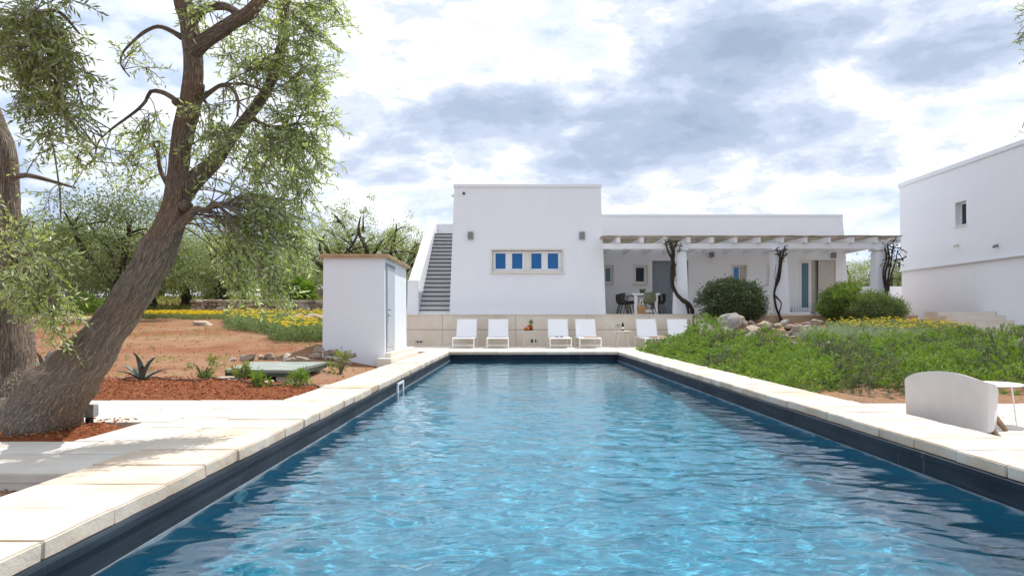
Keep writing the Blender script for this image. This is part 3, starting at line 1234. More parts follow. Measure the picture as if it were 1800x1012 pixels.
MB().box(X29(1437), X29(1439), yi - .06, yi - .051, c_ + .02, d_ - .01).build('shutter_edge', M_dark, house)

# outside stair up the left of the block
SX0, SX1 = -3.5, -2.25
NST = 20
sy0, sy1, sz0, sz1 = 26.15, 31.6, TER, 4.72
stair = MB()
# carriage below the steps
stair.add([(SX0 - .001, sy0 + .05, TER - .05), (SX1, sy0 + .05, TER - .05), (SX1, sy1 + .6, TER - .05), (SX0 - .001, sy1 + .6, TER - .05),
           (SX0 - .001, sy0 + .05, TER + .02), (SX1, sy0 + .05, TER + .02), (SX1, sy1, sz1 - .22), (SX0 - .001, sy1, sz1 - .22), (SX1, sy1 + .6, sz1 - .22), (SX0 - .001, sy1 + .6, sz1 - .22)],
          [(0, 1, 5, 4), (4, 5, 6, 7), (7, 6, 8, 9), (0, 4, 7, 9, 3), (1, 2, 8, 6, 5), (2, 3, 9, 8)])
staircase = stair.build('staircase', M_white, house)
rise, run = (sz1 - sz0) / NST, (sy1 - sy0) / NST
M_riser = mat_plaster('weathered_white_riser', (.80, .80, .80), (.6, .58, .55))
for i in range(NST):
    ya, za = sy0 + i * run, sz0 + (i + 1) * rise
    o = MB().box(SX0 + .002, SX1 - .06 + .05 * i / NST, ya, ya + run + .12, za - rise - .12 if i else TER - .02, za - .037).build('step', M_riser, staircase)
    MB().box(SX0 + .004, SX1 - .06 + .05 * i / NST, ya - .035, ya + run + .01, za - .036, za).build('tread', M_slate, staircase)
MB().box(SX0 + .002, SX1, sy1 + .02, 32.19, sz1 - .25, sz1 - .002).build('landing', M_step, staircase)
# parapet of the stair: stout sloping wall, low block at its foot
pr = MB()
x0, x1 = SX0 - .42, SX0
prof = [(25.95, TER - .02), (25.95, 2.36), (26.25, 2.40), (31.9, 5.36), (32.6, 5.42), (32.6, TER - .02)]
n = len(prof)
pv = [(x0 + .06 * (z - TER) / 4, y, z) for y, z in prof] + [(x1, y, z) for y, z in prof]
pr.add(pv, [tuple(range(n)), tuple(range(2 * n - 1, n - 1, -1))] + [(i, i + n, (i + 1) % n + n, (i + 1) % n) for i in range(n)])
pr.build('stair_parapet', M_white, house, bevel=.025)

# --- wall lamps


def wall_lamp(px, py, d, label, group, w=.2, h=.27):
    p = P(px, py, d)
    r = thing('wall_lamp', label, 'lamp', (p.x, p.y, p.z), group=group)
    body = MB().box(-w / 2, w / 2, -.13, -.03, -h / 2, h / 2)
    body.build('lamp_body', M_lampgrey, r, bevel=.012, local=True)
    MB().box(-w * .36, w * .36, -.032, .05, -h * .36, h * .36).build('mounting_plate', M_lampgrey, r, local=True)
    for k in range(4):
        z = -h * .34 + k * h * .225
        MB().box(-w * .38, w * .38, -.138, -.1295, z, z + .022).build('louvre', mat_lv, r, local=True)
    return r


mat_lv = mat_plain('dark_grey_louvre', (.17, .17, .175), .5, .1)
wall_lamp(827.5, 414.5, 26.09, 'grey louvred wall lamp on the block wall beside the stair', 'lamps on the house block')
wall_lamp(1023, 414.5, 26.09, 'grey louvred wall lamp on the block wall beside the pergola', 'lamps on the house block')
wall_lamp(1250, 448, 29.5, 'brown-grey wall lamp in the porch above the dark round bush', 'lamps under the pergola', .2, .22)
wall_lamp(1464, 449, 29.5, 'brown-grey wall lamp in the porch above the glazed door shutter', 'lamps under the pergola', .2, .24)

# --- terrace in front of the house
ter = MB()
ter.box(-6.6, 6.2, TWALL + .06, 38.5, -.3, TER - .04)
ter.box(6.2, 14.3, 25.25, 38.5, -.3, TER - .0401)
terrace = tag(ter.build('terrace', M_concrete), kind='structure')
tf = MB().box(-6.62, 6.26, TWALL - .02, 25.26, TER - .04, TER).box(-6.62, 14.32, 25.2601, 29.49, TER - .04, TER - .0005)
tf.build('terrace_floor', M_step, terrace, bevel=.006)
xj = [-6.6, -4.9, -2.5, 0.05, 2.5, 4.7, 6.2]
for i in range(len(xj) - 1):
    for (za, zb) in ((-.15, .563), (.575, TER - .042)):
        MB().box(xj[i] + .004, xj[i + 1] - .004, TWALL, TWALL + .059, za, zb).build('wall_panel', M_concrete, terrace, bevel=.006)
MB().box(-6.6, 6.2, TWALL + .02, TWALL + .058, .561, .577).build('panel_joint', M_dark, terrace)
for (px, py, w, h) in ((737, 600.5, 16, 5.5), (938, 599, 15, 8)):
    p = P(px, py, TWALL)
    g = MB()
    hw, hh = w * TWALL / F / 2, h * TWALL / F / 2
    rect_frame(g, p.x - hw, p.x + hw, TWALL - .02, TWALL - .001, p.z - hh, p.z + hh, .02)
    v = g.build('vent', M_trim, terrace)
    MB().box(p.x - hw + .021, p.x + hw - .021, TWALL - .010, TWALL - .0012, p.z - hh + .021, p.z + hh - .021).build('vent_opening', M_dark, v)
    for k in range(3):
        xx = p.x - hw + .05 + k * (2 * hw - .1) / 2
        MB().box(xx - .012, xx + .012, TWALL - .017, TWALL - .0105, p.z - hh + .0215, p.z + hh - .0215).build('vent_bar', M_trim, v)
# three steps beside the terrace wall
gs = thing('garden_steps', 'three pale stone steps beside the end of the terrace wall', 'steps', (6.8, 24.4, .55))
for i, (xr, zt, ya) in enumerate(((7.05, .945, 24.35), (7.35, .78, 24.02), (7.65, .62, 23.7))):
    MB().box(6.24, xr, ya, 25.24, .3, zt).build('step', M_step, gs, bevel=.012)
# plinth of the porch right of the steps
MB().box(7.0, 14.31, 25.2, 25.249, .3, TER - .045).build('plinth', mat_stone('brown_plinth_render', (.42, .30, .20), (.42, .30, .20), (.50, .37, .26), .9, 1.5, .4, (.26, .14, .07), .5), terrace)

# --- pergola
perg = thing('pergola', 'white pergola of stout columns, beam and rafters with a reed cover', 'pergola', (8.4, 25.6, TER))
PGY = 25.6
s25 = PGY / F
X25 = lambda px: (px - VPX) * s25
Z25 = lambda py: EYE + (VPY - py) * s25
MB().box(X25(1060), X25(1560), PGY - .13, PGY + .13, Z25(438), Z25(428.2)).build('beam', M_white, perg, bevel=.015)
for (a, b, c_, d_) in ((1187.5, 1204.5, 1184, 1209), (1356.5, 1379, 1355, 1384), (1535.5, 1557.5, 1533.5, 1560)):
    q = MB()
    xa, xb, xc, xd = X25(a), X25(b), X25(c_), X25(d_)
    ht = (xb - xa) / 2; hb = (xd - xc) / 2
    q.hexa([(xc, PGY - hb, TER - .01), (xd, PGY - hb, TER - .01), (xd, PGY + hb, TER - .01), (xc, PGY + hb, TER - .01)],
           [(xa, PGY - ht, Z25(441)), (xb, PGY - ht, Z25(441)), (xb, PGY + ht, Z25(441)), (xa, PGY + ht, Z25(441))])
    cl_ = q.build('column', M_white, perg, bevel=.03)
    MB().box(xa - .06, xb + .06, PGY - ht - .05, PGY + ht + .05, Z25(441) - .002, Z25(438) - .001).build('capital', M_white, cl_, bevel=.01)
for i in range(13):
    px = 1085.5 + i * 40.68
    x = X25(px)
    MB().box(x - .065, x + .065, 25.32, 29.49, Z25(428.2) + .001, Z25(418.4)).build('rafter', M_white, perg, bevel=.008)
M_reed = mat_plain('weathered_reed', (.52, .47, .40), .9, .25, 3.)
reed = MB()
yy = 25.22
while yy < 29.42:
    x = X25(1060) - random.uniform(0, .1)
    while x < X25(1574):
        L = random.uniform(1.6, 3.0)
        xe = min(x + L, X25(1574) + random.uniform(0, .12))
        z = Z25(418.4) + .022 + random.uniform(0, .02)
        reed.tube([(x, yy, z), ((x + xe) / 2, yy + random.uniform(-.01, .01), z + random.uniform(-.006, .012)), (xe, yy, z + random.uniform(-.005, .02))], random.uniform(.012, .019), 5)
        x = xe + .005
    yy += .05
tag(reed.build('reed_cover', M_reed, perg), kind='stuff')

# --- right-hand house
RX = 16.25
RY0, RY1, RZ = 15.5, 30.0, EYE + (VPY - 324.5) * 30 / F
ZS = EYE + (VPY - 475) * 30 / F
rh = thing('house', 'tall white house side wall with one small recessed window and a string course', 'house', (20, 22, .3))
rwall = MB()
ya, yb = F * RX / (1678 - VPX), F * RX / (1697.5 - VPX)
zlo, zhi = EYE + (VPY - 397) * 26 / F, EYE + (VPY - 355) * 26 / F
uu = lambda y: (RY1 - y) / (RY1 - RY0)
vv = lambda z: (z - ZS) / (RZ - ZS)
wall_face(rwall, (RX + .04, RY1, ZS), (RX + .04, RY0, ZS), (RX, RY0, RZ), (RX, RY1, RZ), [(uu(ya), uu(yb), vv(zlo), vv(zhi))], (.3, 0, 0))
wall_face(rwall, (RX + .1, RY1, -.2), (RX + .1, RY0, -.2), (RX + .1, RY0, ZS), (RX + .1, RY1, ZS))
rwall.add([(RX + .1, RY1, ZS), (RX + .1, RY0, ZS), (RX + .04, RY0, ZS), (RX + .04, RY1, ZS)], [(0, 1, 2, 3)])
for (p, q) in (((RX + .1, RY0), (24, RY0)), ((24, RY0), (24, RY1)), ((24, RY1), (RX + .1, RY1))):
    rwall.add([(p[0], p[1], -.2), (q[0], q[1], -.2), (q[0], q[1], RZ), (p[0], p[1], RZ)], [(0, 1, 2, 3)])
rwall.add([(RX, RY0, RZ), (24, RY0, RZ), (24, RY1, RZ), (RX, RY1, RZ)], [(0, 1, 2, 3)])
rwall.add([(RX + .1, RY1, ZS), (RX + .04, RY1, ZS), (RX, RY1, RZ), (RX + .1, RY1, RZ)], [(0, 1, 2, 3)])
rwall.add([(RX + .04, RY0, ZS), (RX + .1, RY0, ZS), (RX + .1, RY0, RZ), (RX, RY0, RZ)], [(0, 1, 2, 3)])
rwall.build('wall', M_white, rh)
MB().box(RX - .05, 24.05, RY0 - .05, RY1 + .05, RZ - .14, RZ + .04).build('cornice', M_white, rh, bevel=.02)
MB().box(RX - .03, RX + .0985, RY0, RY1 + .02, ZS - .07, ZS - .001).build('string_course', M_white, rh, bevel=.02)
wn_ = MB()
wn_.box(RX + .22, RX + .27, yb + .004, ya - .004, zhi - .07, zhi - .004).box(RX + .22, RX + .27, yb + .004, ya - .004, zlo + .004, zlo + .07)
wn_.box(RX + .22, RX + .27, yb + .004, yb + .07, zlo + .07, zhi - .07).box(RX + .22, RX + .27, ya - .07, ya - .004, zlo + .07, zhi - .07)
ww = wn_.build('window', M_frame, rh)
MB().box(RX + .24, RX + .255, yb + .065, ya - .065, zlo + .065, zhi - .065).build('pane', M_glass, ww)
MB().box(RX - .02, RX + .2, yb - .03, ya + .03, zlo - .04, zlo - .002).build('sill', M_trim, ww)
for (px, py, lab) in ((1683, 430.5, 'small pale round spotlight on the tall white wall below the window'), (1752, 431.5, 'small dark spotlight on the tall white wall near the string course')):
    yy = F * RX / (px - VPX)
    z = EYE + (VPY - py) * yy / F
    r = thing('wall_spotlight', lab, 'spotlight', (RX, yy, z))
    mt = M_lampgrey if px > 1700 else M_trim
    MB().tube([(RX + .05, yy, z), (RX - .03, yy, z)], .05, 12).build('base', mt, r)
    MB().tube([(RX - .03, yy, z), (RX - .08, yy - .02, z - .03)], .018, 8).build('arm', mt, r)
    MB().tube([(RX - .06, yy, z + .0), (RX - .13, yy - .06, z - .05)], [.045, .055], 12).build('head', mt, r)
rs = thing('garden_steps', 'flight of pale stone steps climbing along the tall white house wall', 'steps', (15.5, 23.2, .2))
for i in range(6):
    z = .30 + .15 * (i + 1)
    y0_ = 22.0 + .42 * i
    MB().box(14.6 - .05 * i, RX + .095, y0_, 24.9, .0, z).build('step', M_step, rs, bevel=.012) if i == 5 else MB().box(14.6 - .05 * i, RX + .095, y0_, y0_ + .46, .0, z).build('step', M_step, rs, bevel=.012)
gw = MB().box(14.9, 24, 31.8, 32.1, .6, 2.42)
o = gw.build('garden_wall', M_white, None, bevel=.03)
tag(o, 'low white garden wall between the pergola and the tall house', 'wall')

# --- shed
shed = thing('shed', 'small white plastered pump shed with grey door and thin tiled roof', 'shed', (-3.35, 16.4, 0))
ShX0, ShX1, ShY0, ShY1, ShZ = -4.0, -2.72, 14.9, 17.9, 2.19
s = MB()
wall_face(s, (ShX0 - .02, ShY0 - .02, -.3), (ShX1 + .01, ShY0 - .02, -.3), (ShX1, ShY0, ShZ), (ShX0, ShY0, ShZ))
dy0, dy1, dz0, dz1 = 15.06, 16.15, .205, 2.06
wall_face(s, (ShX1 + .01, ShY0 - .02, -.3), (ShX1 + .01, ShY1, -.3), (ShX1, ShY1, ShZ), (ShX1, ShY0, ShZ),
          [((dy0 - ShY0) / 3., (dy1 - ShY0) / 3., (dz0 + .3) / (ShZ + .3), (dz1 + .3) / (ShZ + .3))], (-.14, 0, 0))
wall_face(s, (ShX1, ShY1, -.3), (ShX0 - .02, ShY1, -.3), (ShX0, ShY1, ShZ), (ShX1, ShY1, ShZ))
wall_face(s, (ShX0 - .02, ShY1, -.3), (ShX0 - .02, ShY0 - .02, -.3), (ShX0, ShY0, ShZ), (ShX0, ShY1, ShZ))
s.build('wall', M_white, shed)
M_rooftile = mat_stone('ochre_roof_tile', (.52, .36, .20), (.44, .28, .15), (.58, .44, .28), .85, 4., .4, (.25, .16, .09), .5)
MB().box(ShX0 - .075, ShX1 + .09, ShY0 - .1, ShY1 + .1, ShZ - .002, ShZ + .035).build('roof', M_rooftile, shed, bevel=.008)
for i in range(5):
    a = ShX0 - .085 + i * (ShX1 - ShX0 + .185) / 5
    for j in range(6):
        bb = ShY0 - .115 + j * 3.23 / 6
        MB().box(a + .003, a + (ShX1 - ShX0 + .185) / 5 - .003, bb + .003, bb + 3.23 / 6 - .003, ShZ + .0355, ShZ + .06 + random.uniform(0, .006)).build('roof_tile', M_rooftile, shed, bevel=.005)
d = MB().box(ShX1 - .06, ShX1 + .012, dy0 + .03, dy1 - .01, dz0 + .01, dz1 - .02)
dd = d.build('door', M_doorgrey, shed, bevel=.006)
MB().box(ShX1 + .0125, ShX1 + .022, dy0 + .1, dy1 - .09, dz0 + .1, dz1 - .1).build('door_panel', M_doorgrey, dd, bevel=.003)
for z in (.98, 1.1):
    MB().tube([(ShX1 + .0, dy0 + .16, z), (ShX1 + .06, dy0 + .16, z), (ShX1 + .06, dy0 + .28, z)], .012, 8).build('handle', M_lampgrey, dd)
MB().box(ShX1 - .03, ShX1 + .018, dy0 - .035, dy0 + .028, dz0, dz1 + .03).build('door_frame', M_grey, shed)
MB().box(ShX1 - .03, ShX1 + .018, dy0 + .029, dy1 + .02, dz1 - .018, dz1 + .03).build('door_frame', M_grey, shed)
MB().box(ShX1 - .1, ShX1 + .13, ShY0 + .02, ShY1 + .6, -.2, .195).build('step', M_step, shed, bevel=.012)
MB().box(ShX1 - .1, ShX1 + .2, ShY0 - .35, ShY1 + .8, -.2, .095).build('step', M_step, shed, bevel=.012)

# ------------------------------------------------------------------ furniture by the pool
M_wmetal = mat_plain('white_powder_coat', (.80, .80, .79), .35, .02)
M_sling = mat_plain('white_mesh_fabric', (.82, .82, .82), .7, .02, 40, .1)
M_towel = mat_plain('beige_towel', (.60, .46, .34), .95, .12, 30, .4)
M_pink = mat_plain('dusty_pink_towel', (.58, .36, .28), .95, .12, 30, .4)
DECK = -.006


def tube_obj(name, pts, r, mat, parent, seg=8):
    return MB().tube(pts, r, seg).build(name, mat, parent, smooth=50, local=True)


def make_lounger():
    """local: foot end at -Y, origin on the deck under the middle"""
    r = thing('sun_lounger', '', 'sun lounger')
    hw, zf = .335, .33
    y0, y1 = -1.0, 1.0                       # frame
    yb = .42                                 # backrest hinge
    fr = MB()
    for sx in (-1, 1):
        fr.tube([(sx * hw, y0, zf), (sx * hw, y1, zf)], .02, 8)
    for yy in (y0, yb, y1):
        fr.tube([(-hw, yy, zf), (hw, yy, zf)], .018, 8)
    fr.build('frame', M_wmetal, r, smooth=50, local=True)
    for sx in (-1, 1):
        for yy in (y0 + .06, y1 - .1):
            tube_obj('leg', [(sx * hw, yy, zf), (sx * hw, yy, .0)], .018, M_wmetal, r)
    for yy in (y0 + .06, y1 - .1):
        tube_obj('stretcher', [(-hw, yy, .11), (hw, yy, .11)], .014, M_wmetal, r)
    n = 9
    sl = MB()
    vs = []
    for i in range(n):
        t = i / (n - 1)
        y = y0 + .02 + (yb - y0 - .03) * t
        sag = -.025 * math.sin(math.pi * t)
        vs += [(-hw + .02, y, zf + .014), (0, y, zf + .012 + sag), (hw - .02, y, zf + .014)]
    fs = []
    for i in range(n - 1):
        a = i * 3
        fs += [(a, a + 1, a + 4, a + 3), (a + 1, a + 2, a + 5, a + 4)]
    m_ = len(vs)
    sl.add(vs + [(x, y, z - .008) for x, y, z in vs], fs + [tuple(m_ + q for q in f[::-1]) for f in fs])
    sl.build('seat', M_sling, r, smooth='all', local=True)
    # backrest raised
    top = Vector((0, yb + .36, zf + .60)); bot = Vector((0, yb, zf + .02))
    bk = MB()
    dirv = (top - bot)
    nb = Vector((0, -dirv.z, dirv.y)).normalized()
    vs = []
    for i in range(7):
        t = i / 6
        p = bot + dirv * t
        for x in (-hw + .015, -.12, .12, hw - .015):
            s_ = -.02 * math.sin(math.pi * t) * (1 if abs(x) < .2 else 0)
            q = p + nb * (.012 + s_)
            vs.append((x, q.y, q.z))
    fs = []
    for i in range(6):
        for j in range(3):
            a = i * 4 + j
            fs.append((a, a + 1, a + 5, a + 4))
    m_ = len(vs)
    bk.add(vs + [(x, y - nb.y * .01, z - nb.z * .01) for x, y, z in vs], fs + [tuple(m_ + q for q in f[::-1]) for f in fs])
    bk.build('backrest', M_sling, r, smooth='all', local=True)
    tube_obj('back_frame', [(-hw + .005, bot.y, bot.z), (-hw + .005, top.y, top.z), (hw - .005, top.y, top.z), (hw - .005, bot.y, bot.z)], .015, M_wmetal, r)
    for sx in (-1, 1):
        q = bot + dirv * .62
        tube_obj('back_strut', [(sx * (hw - .03), q.y, q.z), (sx * (hw - .03), y1 - .12, zf)], .010, M_wmetal, r)
    return r


proto = make_lounger()
lx = [(-1.63, 'white sun lounger nearest the pump shed, empty'),
      (-.54, 'empty white sun lounger beside the fruit table, on the shed side'),
      (1.49, 'white sun lounger with dark sunglasses on a small towel'),
      (2.44, 'white sun lounger with a rolled beige towel, beside the bottle table'),
      (4.53, 'white sun lounger with a pink towel, beside the bottle table'),
      (5.58, 'white sun lounger partly hidden behind the rosemary')]
for i, (x, lab) in enumerate(lx):
    o = proto if i == 0 else copy_tree(proto)
    o.location = (x * .985, 23.35 + random.uniform(-.04, .04), DECK)
    o.rotation_euler.z = random.uniform(-.012, .012)
    tag(o, lab, 'sun lounger', 'sun loungers along the terrace wall')


def folded_towel(x, y, z, w, l, layers, mat, label):
    b = MB()
    vs, fs = [], []
    nx_, ny_ = 8, 6
    H = .022 * layers
    for side in (0, 1):
        for j in range(ny_ + 1):
            for i in range(nx_ + 1):
                u, v = i / nx_ - .5, j / ny_ - .5
                e = max(abs(u), abs(v)) * 2
                h = H * (1 - .25 * e ** 4) + .006 * noise.noise(Vector((u * 4 + x, v * 4, side)))
                vs.append((x + u * w * (1 + .03 * noise.noise(Vector((v * 5, x, 0)))), y + v * l, z + (h if side == 0 else 0)))
    n = (nx_ + 1) * (ny_ + 1)
    for j in range(ny_):
        for i in range(nx_):
            a = j * (nx_ + 1) + i
            fs.append((a, a + 1, a + nx_ + 2, a + nx_ + 1))
            fs.append((n + a, n + a + nx_ + 1, n + a + nx_ + 2, n + a + 1))
    rim = [i for i in range(nx_ + 1)] + [j * (nx_ + 1) + nx_ for j in range(1, ny_ + 1)] + [ny_ * (nx_ + 1) + i for i in range(nx_ - 1, -1, -1)] + [j * (nx_ + 1) for j in range(ny_ - 1, 0, -1)]
    for i in range(len(rim)):
        a, c = rim[i], rim[(i + 1) % len(rim)]
        fs.append((a, n + a, n + c, c))
    b.add(vs, fs)
    o = b.build('towel', mat, None, smooth='all')
    return tag(o, label, 'towel')


zs_ = DECK + .33 + .005
folded_towel(1.49 * .985 - .05, 22.62, zs_, .34, .3, 1, M_sling, 'small folded white towel under the sunglasses on a lounger')
folded_towel(2.44 * .985 + .04, 22.62, zs_, .42, .34, 3, M_towel, 'thick folded beige towel on the lounger beside the bottle table')
folded_towel(4.53 * .985 + .08, 22.62, zs_, .46, .36, 3, M_pink, 'folded dusty pink towel on a white lounger')
sg = thing('sunglasses', 'dark sunglasses lying on a small white towel on a lounger', 'sunglasses', (1.42, 22.55, zs_ + .026))
for sx in (-1, 1):
    MB().lathe([(.001, 0), (.055, .006), (.06, .014), (.052, .03), (.001, .034)], 12, (sx * .075, 0, 0)).build('lens', M_black, sg, smooth=True, local=True)
    MB().tube([(sx * .135, 0, .015), (sx * .14, .13, .012)], .006, 6).build('temple', M_black, sg, local=True)
MB().tube([(-.02, 0, .02), (.02, 0, .02)], .006, 6).build('bridge', M_black, sg, local=True)


M_tbl = mat_plain('pale_beige_lacquer', (.60, .555, .49), .45, .04)


def side_table(x, y, label, rad=.31, h=.555, legs=4, mat=None):
    mat = mat or M_tbl
    t = thing('side_table', label, 'table', (x, y, DECK))
    MB().lathe([(rad - .012, h - .028), (rad, h - .022), (rad, h - .006), (rad - .008, h)], 28).build('table_top', mat, t, smooth=True, local=True)
    for k in range(legs):
        a = math.pi / legs + k * 2 * math.pi / legs
        MB().tube([(rad * .62 * math.cos(a), rad * .62 * math.sin(a), h - .027), (rad * .9 * math.cos(a), rad * .9 * math.sin(a), 0)], [.02, .012], 8).build('leg', mat, t, smooth=True, local=True)
    return t


side_table(.49, 23.45, 'round white side table carrying fruit and a pineapple')
side_table(3.55, 23.45, 'round white side table carrying a dark bottle and two glasses')
TT = DECK + .555
# fruit
M_wood = mat_plain('brown_wooden_board', (.30, .16, .08), .6, .2, 12)
br_ = MB().lathe([(.16, 0), (.175, .008), (.175, .02), (.165, .026)], 24, (.47, 23.4, TT)).build('fruit_board', M_wood, None, smooth=True)
tag(br_, 'round brown wooden board under the fruit on the side table', 'board')
M_orange = mat_plain('orange_peel', (.62, .20, .04), .5, .12, 30, .2)
M_apple = mat_plain('red_apple_skin', (.40, .06, .035), .35, .25, 9)
fz = TT + .026
for i, (fx, fy, fzz, fr_, mt, nm, lab) in enumerate((
        (.36, 23.34, 0, .052, M_orange, 'orange', 'orange at the outer edge of the fruit board'),
        (.46, 23.30, 0, .055, M_orange, 'orange', 'orange in front on the fruit board'),
        (.42, 23.43, 0, .05, M_apple, 'apple', 'red apple behind the oranges on the fruit board'),
        (.57, 23.33, 0, .05, M_apple, 'apple', 'red apple in front of the pineapple'),
        (.47, 23.37, .075, .048, M_apple, 'apple', 'red apple lying on top of the oranges'))):
    b = MB().lathe([(.001, .1 * fr_)] + [(fr_ * math.sin(t), fr_ - fr_ * .95 * math.cos(t)) for t in [.25 + k * 2.6 / 8 for k in range(9)]] + [(.004, fr_ * 1.82)], 14, (fx, fy, fz + fzz))
    o = b.build(nm, mt, None, smooth=True)
    MB().tube([(fx, fy, fz + fzz + fr_ * 1.8), (fx + .004, fy, fz + fzz + fr_ * 2.0)], .004, 5).build('stalk', M_wood, o)
    tag(o, lab, 'fruit')
pa = thing('pineapple', 'pineapple with green leaf crown standing on the side table', 'fruit', (.55, 23.45, fz))


def mat_pine():
    m, nt, out = new_mat('pineapple_skin')
    k = NT(nt)
    v = k.vor(38, k.obj())
    k.bsdf(out, k.mix(k.rng(v, .1, .5), (.42, .22, .05), (.18, .09, .03)), .6, k.bump(v, .8, .01))
    return m


MB().lathe([(.03, 0), (.06, .02), (.068, .08), (.06, .15), (.03, .185)], 16).build('body', mat_pine(), pa, smooth=True, local=True)
M_greenl = mat_leaf('fresh_green_leaf', (.07, .16, .035), (.14, .26, .06), (.12, .2, .08), .45, .25)
fp, fd = [], []
for k in range(34):
    a = k * 2.4
    t = k / 34
    fp.append((.018 * math.cos(a), .018 * math.sin(a), .18 + .03 * t)); fd.append((math.cos(a) * (1 - t) * .8, math.sin(a) * (1 - t) * .8, .6 + t))
V, T = leaves(np.array(fp), np.array(fd), rng.uniform(.10, .17, 34), .028, .2)
np_mesh('leaf_crown', V, T, M_greenl, pa, local=True)
# bottle and glasses
bt = thing('bottle', 'dark green sparkling wine bottle with foil neck on the side table', 'bottle', (3.57, 23.40, TT))
M_bottle = mat_glass('dark_bottle_glass', (.012, .016, .012))
MB().lathe([(.036, 0), (.044, .006), (.044, .17), (.036, .205), (.018, .26), (.0155, .285)], 20).build('body', M_bottle, bt, smooth=True, local=True)
MB().lathe([(.0165, .255), (.0175, .26), (.017, .33), (.019, .335), (.017, .35), (.006, .352)], 16).build('foil', mat_plain('silver_foil', (.55, .50, .42), .35, .1, 20, 0, .5, .6), bt, smooth=True, local=True)
MB().lathe([(.0446, .05), (.0448, .052), (.0448, .13), (.0446, .132)], 20).build('paper_label', mat_plain('white_paper', (.75, .73, .70), .8), bt, smooth=True, local=True)


def mat_clear():
    m, nt, out = new_mat('clear_glass')
    k = NT(nt)
    tr = k.n('ShaderNodeBsdfTransparent'); tr.inputs['Color'].default_value = (.93, .95, .95, 1)
    gl = k.n('ShaderNodeBsdfGlossy'); gl.inputs['Roughness'].default_value = .03
    lw = k.n('ShaderNodeFresnel'); lw.inputs['IOR'].default_value = 1.5
    ms = k.n('ShaderNodeMixShader')
    nt.links.new(lw.outputs[0], ms.inputs[0]); nt.links.new(tr.outputs[0], ms.inputs[1]); nt.links.new(gl.outputs[0], ms.inputs[2])
    nt.links.new(ms.outputs[0], out.inputs['Surface'])
    return m


M_clear = mat_clear()
for gx, gy in ((3.37, 23.40), (3.45, 23.45)):
    g = thing('wine_glass', 'clear stemmed wine glass beside the dark bottle', 'glass', (gx, gy, TT), group='pair of wine glasses')
    MB().lathe([(.034, 0), (.034, .003), (.006, .008), (.004, .02)], 16).build('foot', M_clear, g, smooth=True, local=True)
    MB().lathe([(.004, .019), (.004, .095)], 10).build('stem', M_clear, g, smooth=True, local=True)
    MB().lathe([(.005, .0945), (.028, .11), (.038, .145), (.034, .20), (.030, .225)], 18).build('bowl', M_clear, g, smooth=True, local=True)

# ------------------------------------------------------------------ lounge chair and low table right of the pool
M_shell = mat_plain('off_white_moulded_plastic', (.60, .575, .56), .5, .03)
M_oak = mat_plain('light_oak', (.42, .28, .17), .55, .2, 18)
ch = thing('lounge_chair', 'off-white moulded tub lounge chair with curved back standing by the coping', 'chair', (4.1, 6.4, PRZ))
# plan of the shell: back straight, arms wrapping forward; (x, y, top z)
plan = [(4.62, 7.02, .10), (4.35, 7.06, .16), (4.02, 6.98, .235), (3.79, 6.88, .265), (3.72, 6.74, .325), (3.75, 6.62, .375), (3.79, 6.48, .398), (3.83, 6.34, .408), (3.86, 6.22, .400), (3.89, 6.1, .380), (3.93, 6.01, .355), (3.99, 5.975, .335), (4.09, 6.05, .315), (4.19, 6.18, .295), (4.30, 6.33, .27), (4.40, 6.46, .22)]
# smooth the plan
dense = catmull([(Vector((x, y, z)), 0.0) for x, y, z in plan], .05)
pts3 = [q for q, _ in dense]
cen = Vector((4.35, 6.5, 0))
sh_v, sh_f = [], []
ROW = 7
for i, q in enumerate(pts3):
    t = (pts3[min(i + 1, len(pts3) - 1)] - pts3[max(i - 1, 0)]); t.z = 0; t.normalize()
    nrm = Vector((-t.y, t.x, 0))
    if nrm.dot(Vector((cen.x - q.x, cen.y - q.y, 0))) < 0: nrm = -nrm
    zb = -.085
    for j in range(ROW):
        f = j / (ROW - 1)
        z = zb + (q.z - zb) * f
        lean = .015 * (1 - f)
        sh_v.append((q.x + nrm.x * lean, q.y + nrm.y * lean, z))
    for j in range(ROW):
        f = 1 - j / (ROW - 1)
        z = zb + (q.z - .004 - zb) * f
        lean = .015 * (1 - f) + .03
        sh_v.append((q.x + nrm.x * lean, q.y + nrm.y * lean, z))
K = ROW * 2
for i in range(len(pts3) - 1):
    for j in range(K):
        a, b = i * K + j, i * K + (j + 1) % K
        sh_f.append((a, b, b + K, a + K))
sh_f.append(tuple(range(K))); sh_f.append(tuple((len(pts3) - 1) * K + j for j in range(K))[::-1])
MB().add(sh_v, sh_f).build('shell', M_shell, ch, smooth=True)
seat = MB()
poly = [(q.x, q.y) for q in pts3]
poly = [(x + (cen.x - x) * .12, y + (cen.y - y) * .12) for x, y in poly]
n = len(poly)
seat.add([(x, y, .085) for x, y in poly] + [(x, y, -.03) for x, y in poly], [tuple(range(n)), tuple(range(2 * n - 1, n - 1, -1))] + [(i, i + n, (i + 1) % n + n, (i + 1) % n) for i in range(n)])
seat.build('seat_cushion', M_sling, ch, bevel=.02)
for (a, b) in (((4.16, 6.28), (4.235, 6.24)), ((3.92, 6.75), (3.87, 6.8)), ((4.42, 6.55), (4.5, 6.5)), ((4.4, 6.9), (4.46, 7.0))):
    MB().tube([(a[0], a[1], -.02), (b[0], b[1], PRZ)], [.03, .02], 10).build('leg', M_oak, ch, smooth=True)
lt = thing('low_table', 'small round white low table behind the lounge chair', 'table', (4.7, 7.0, PRZ))
MB().lathe([(.255, .375), (.265, .38), (.265, .39), (.255, .396)], 32).build('table_top', M_wmetal, lt, smooth=True, local=True)
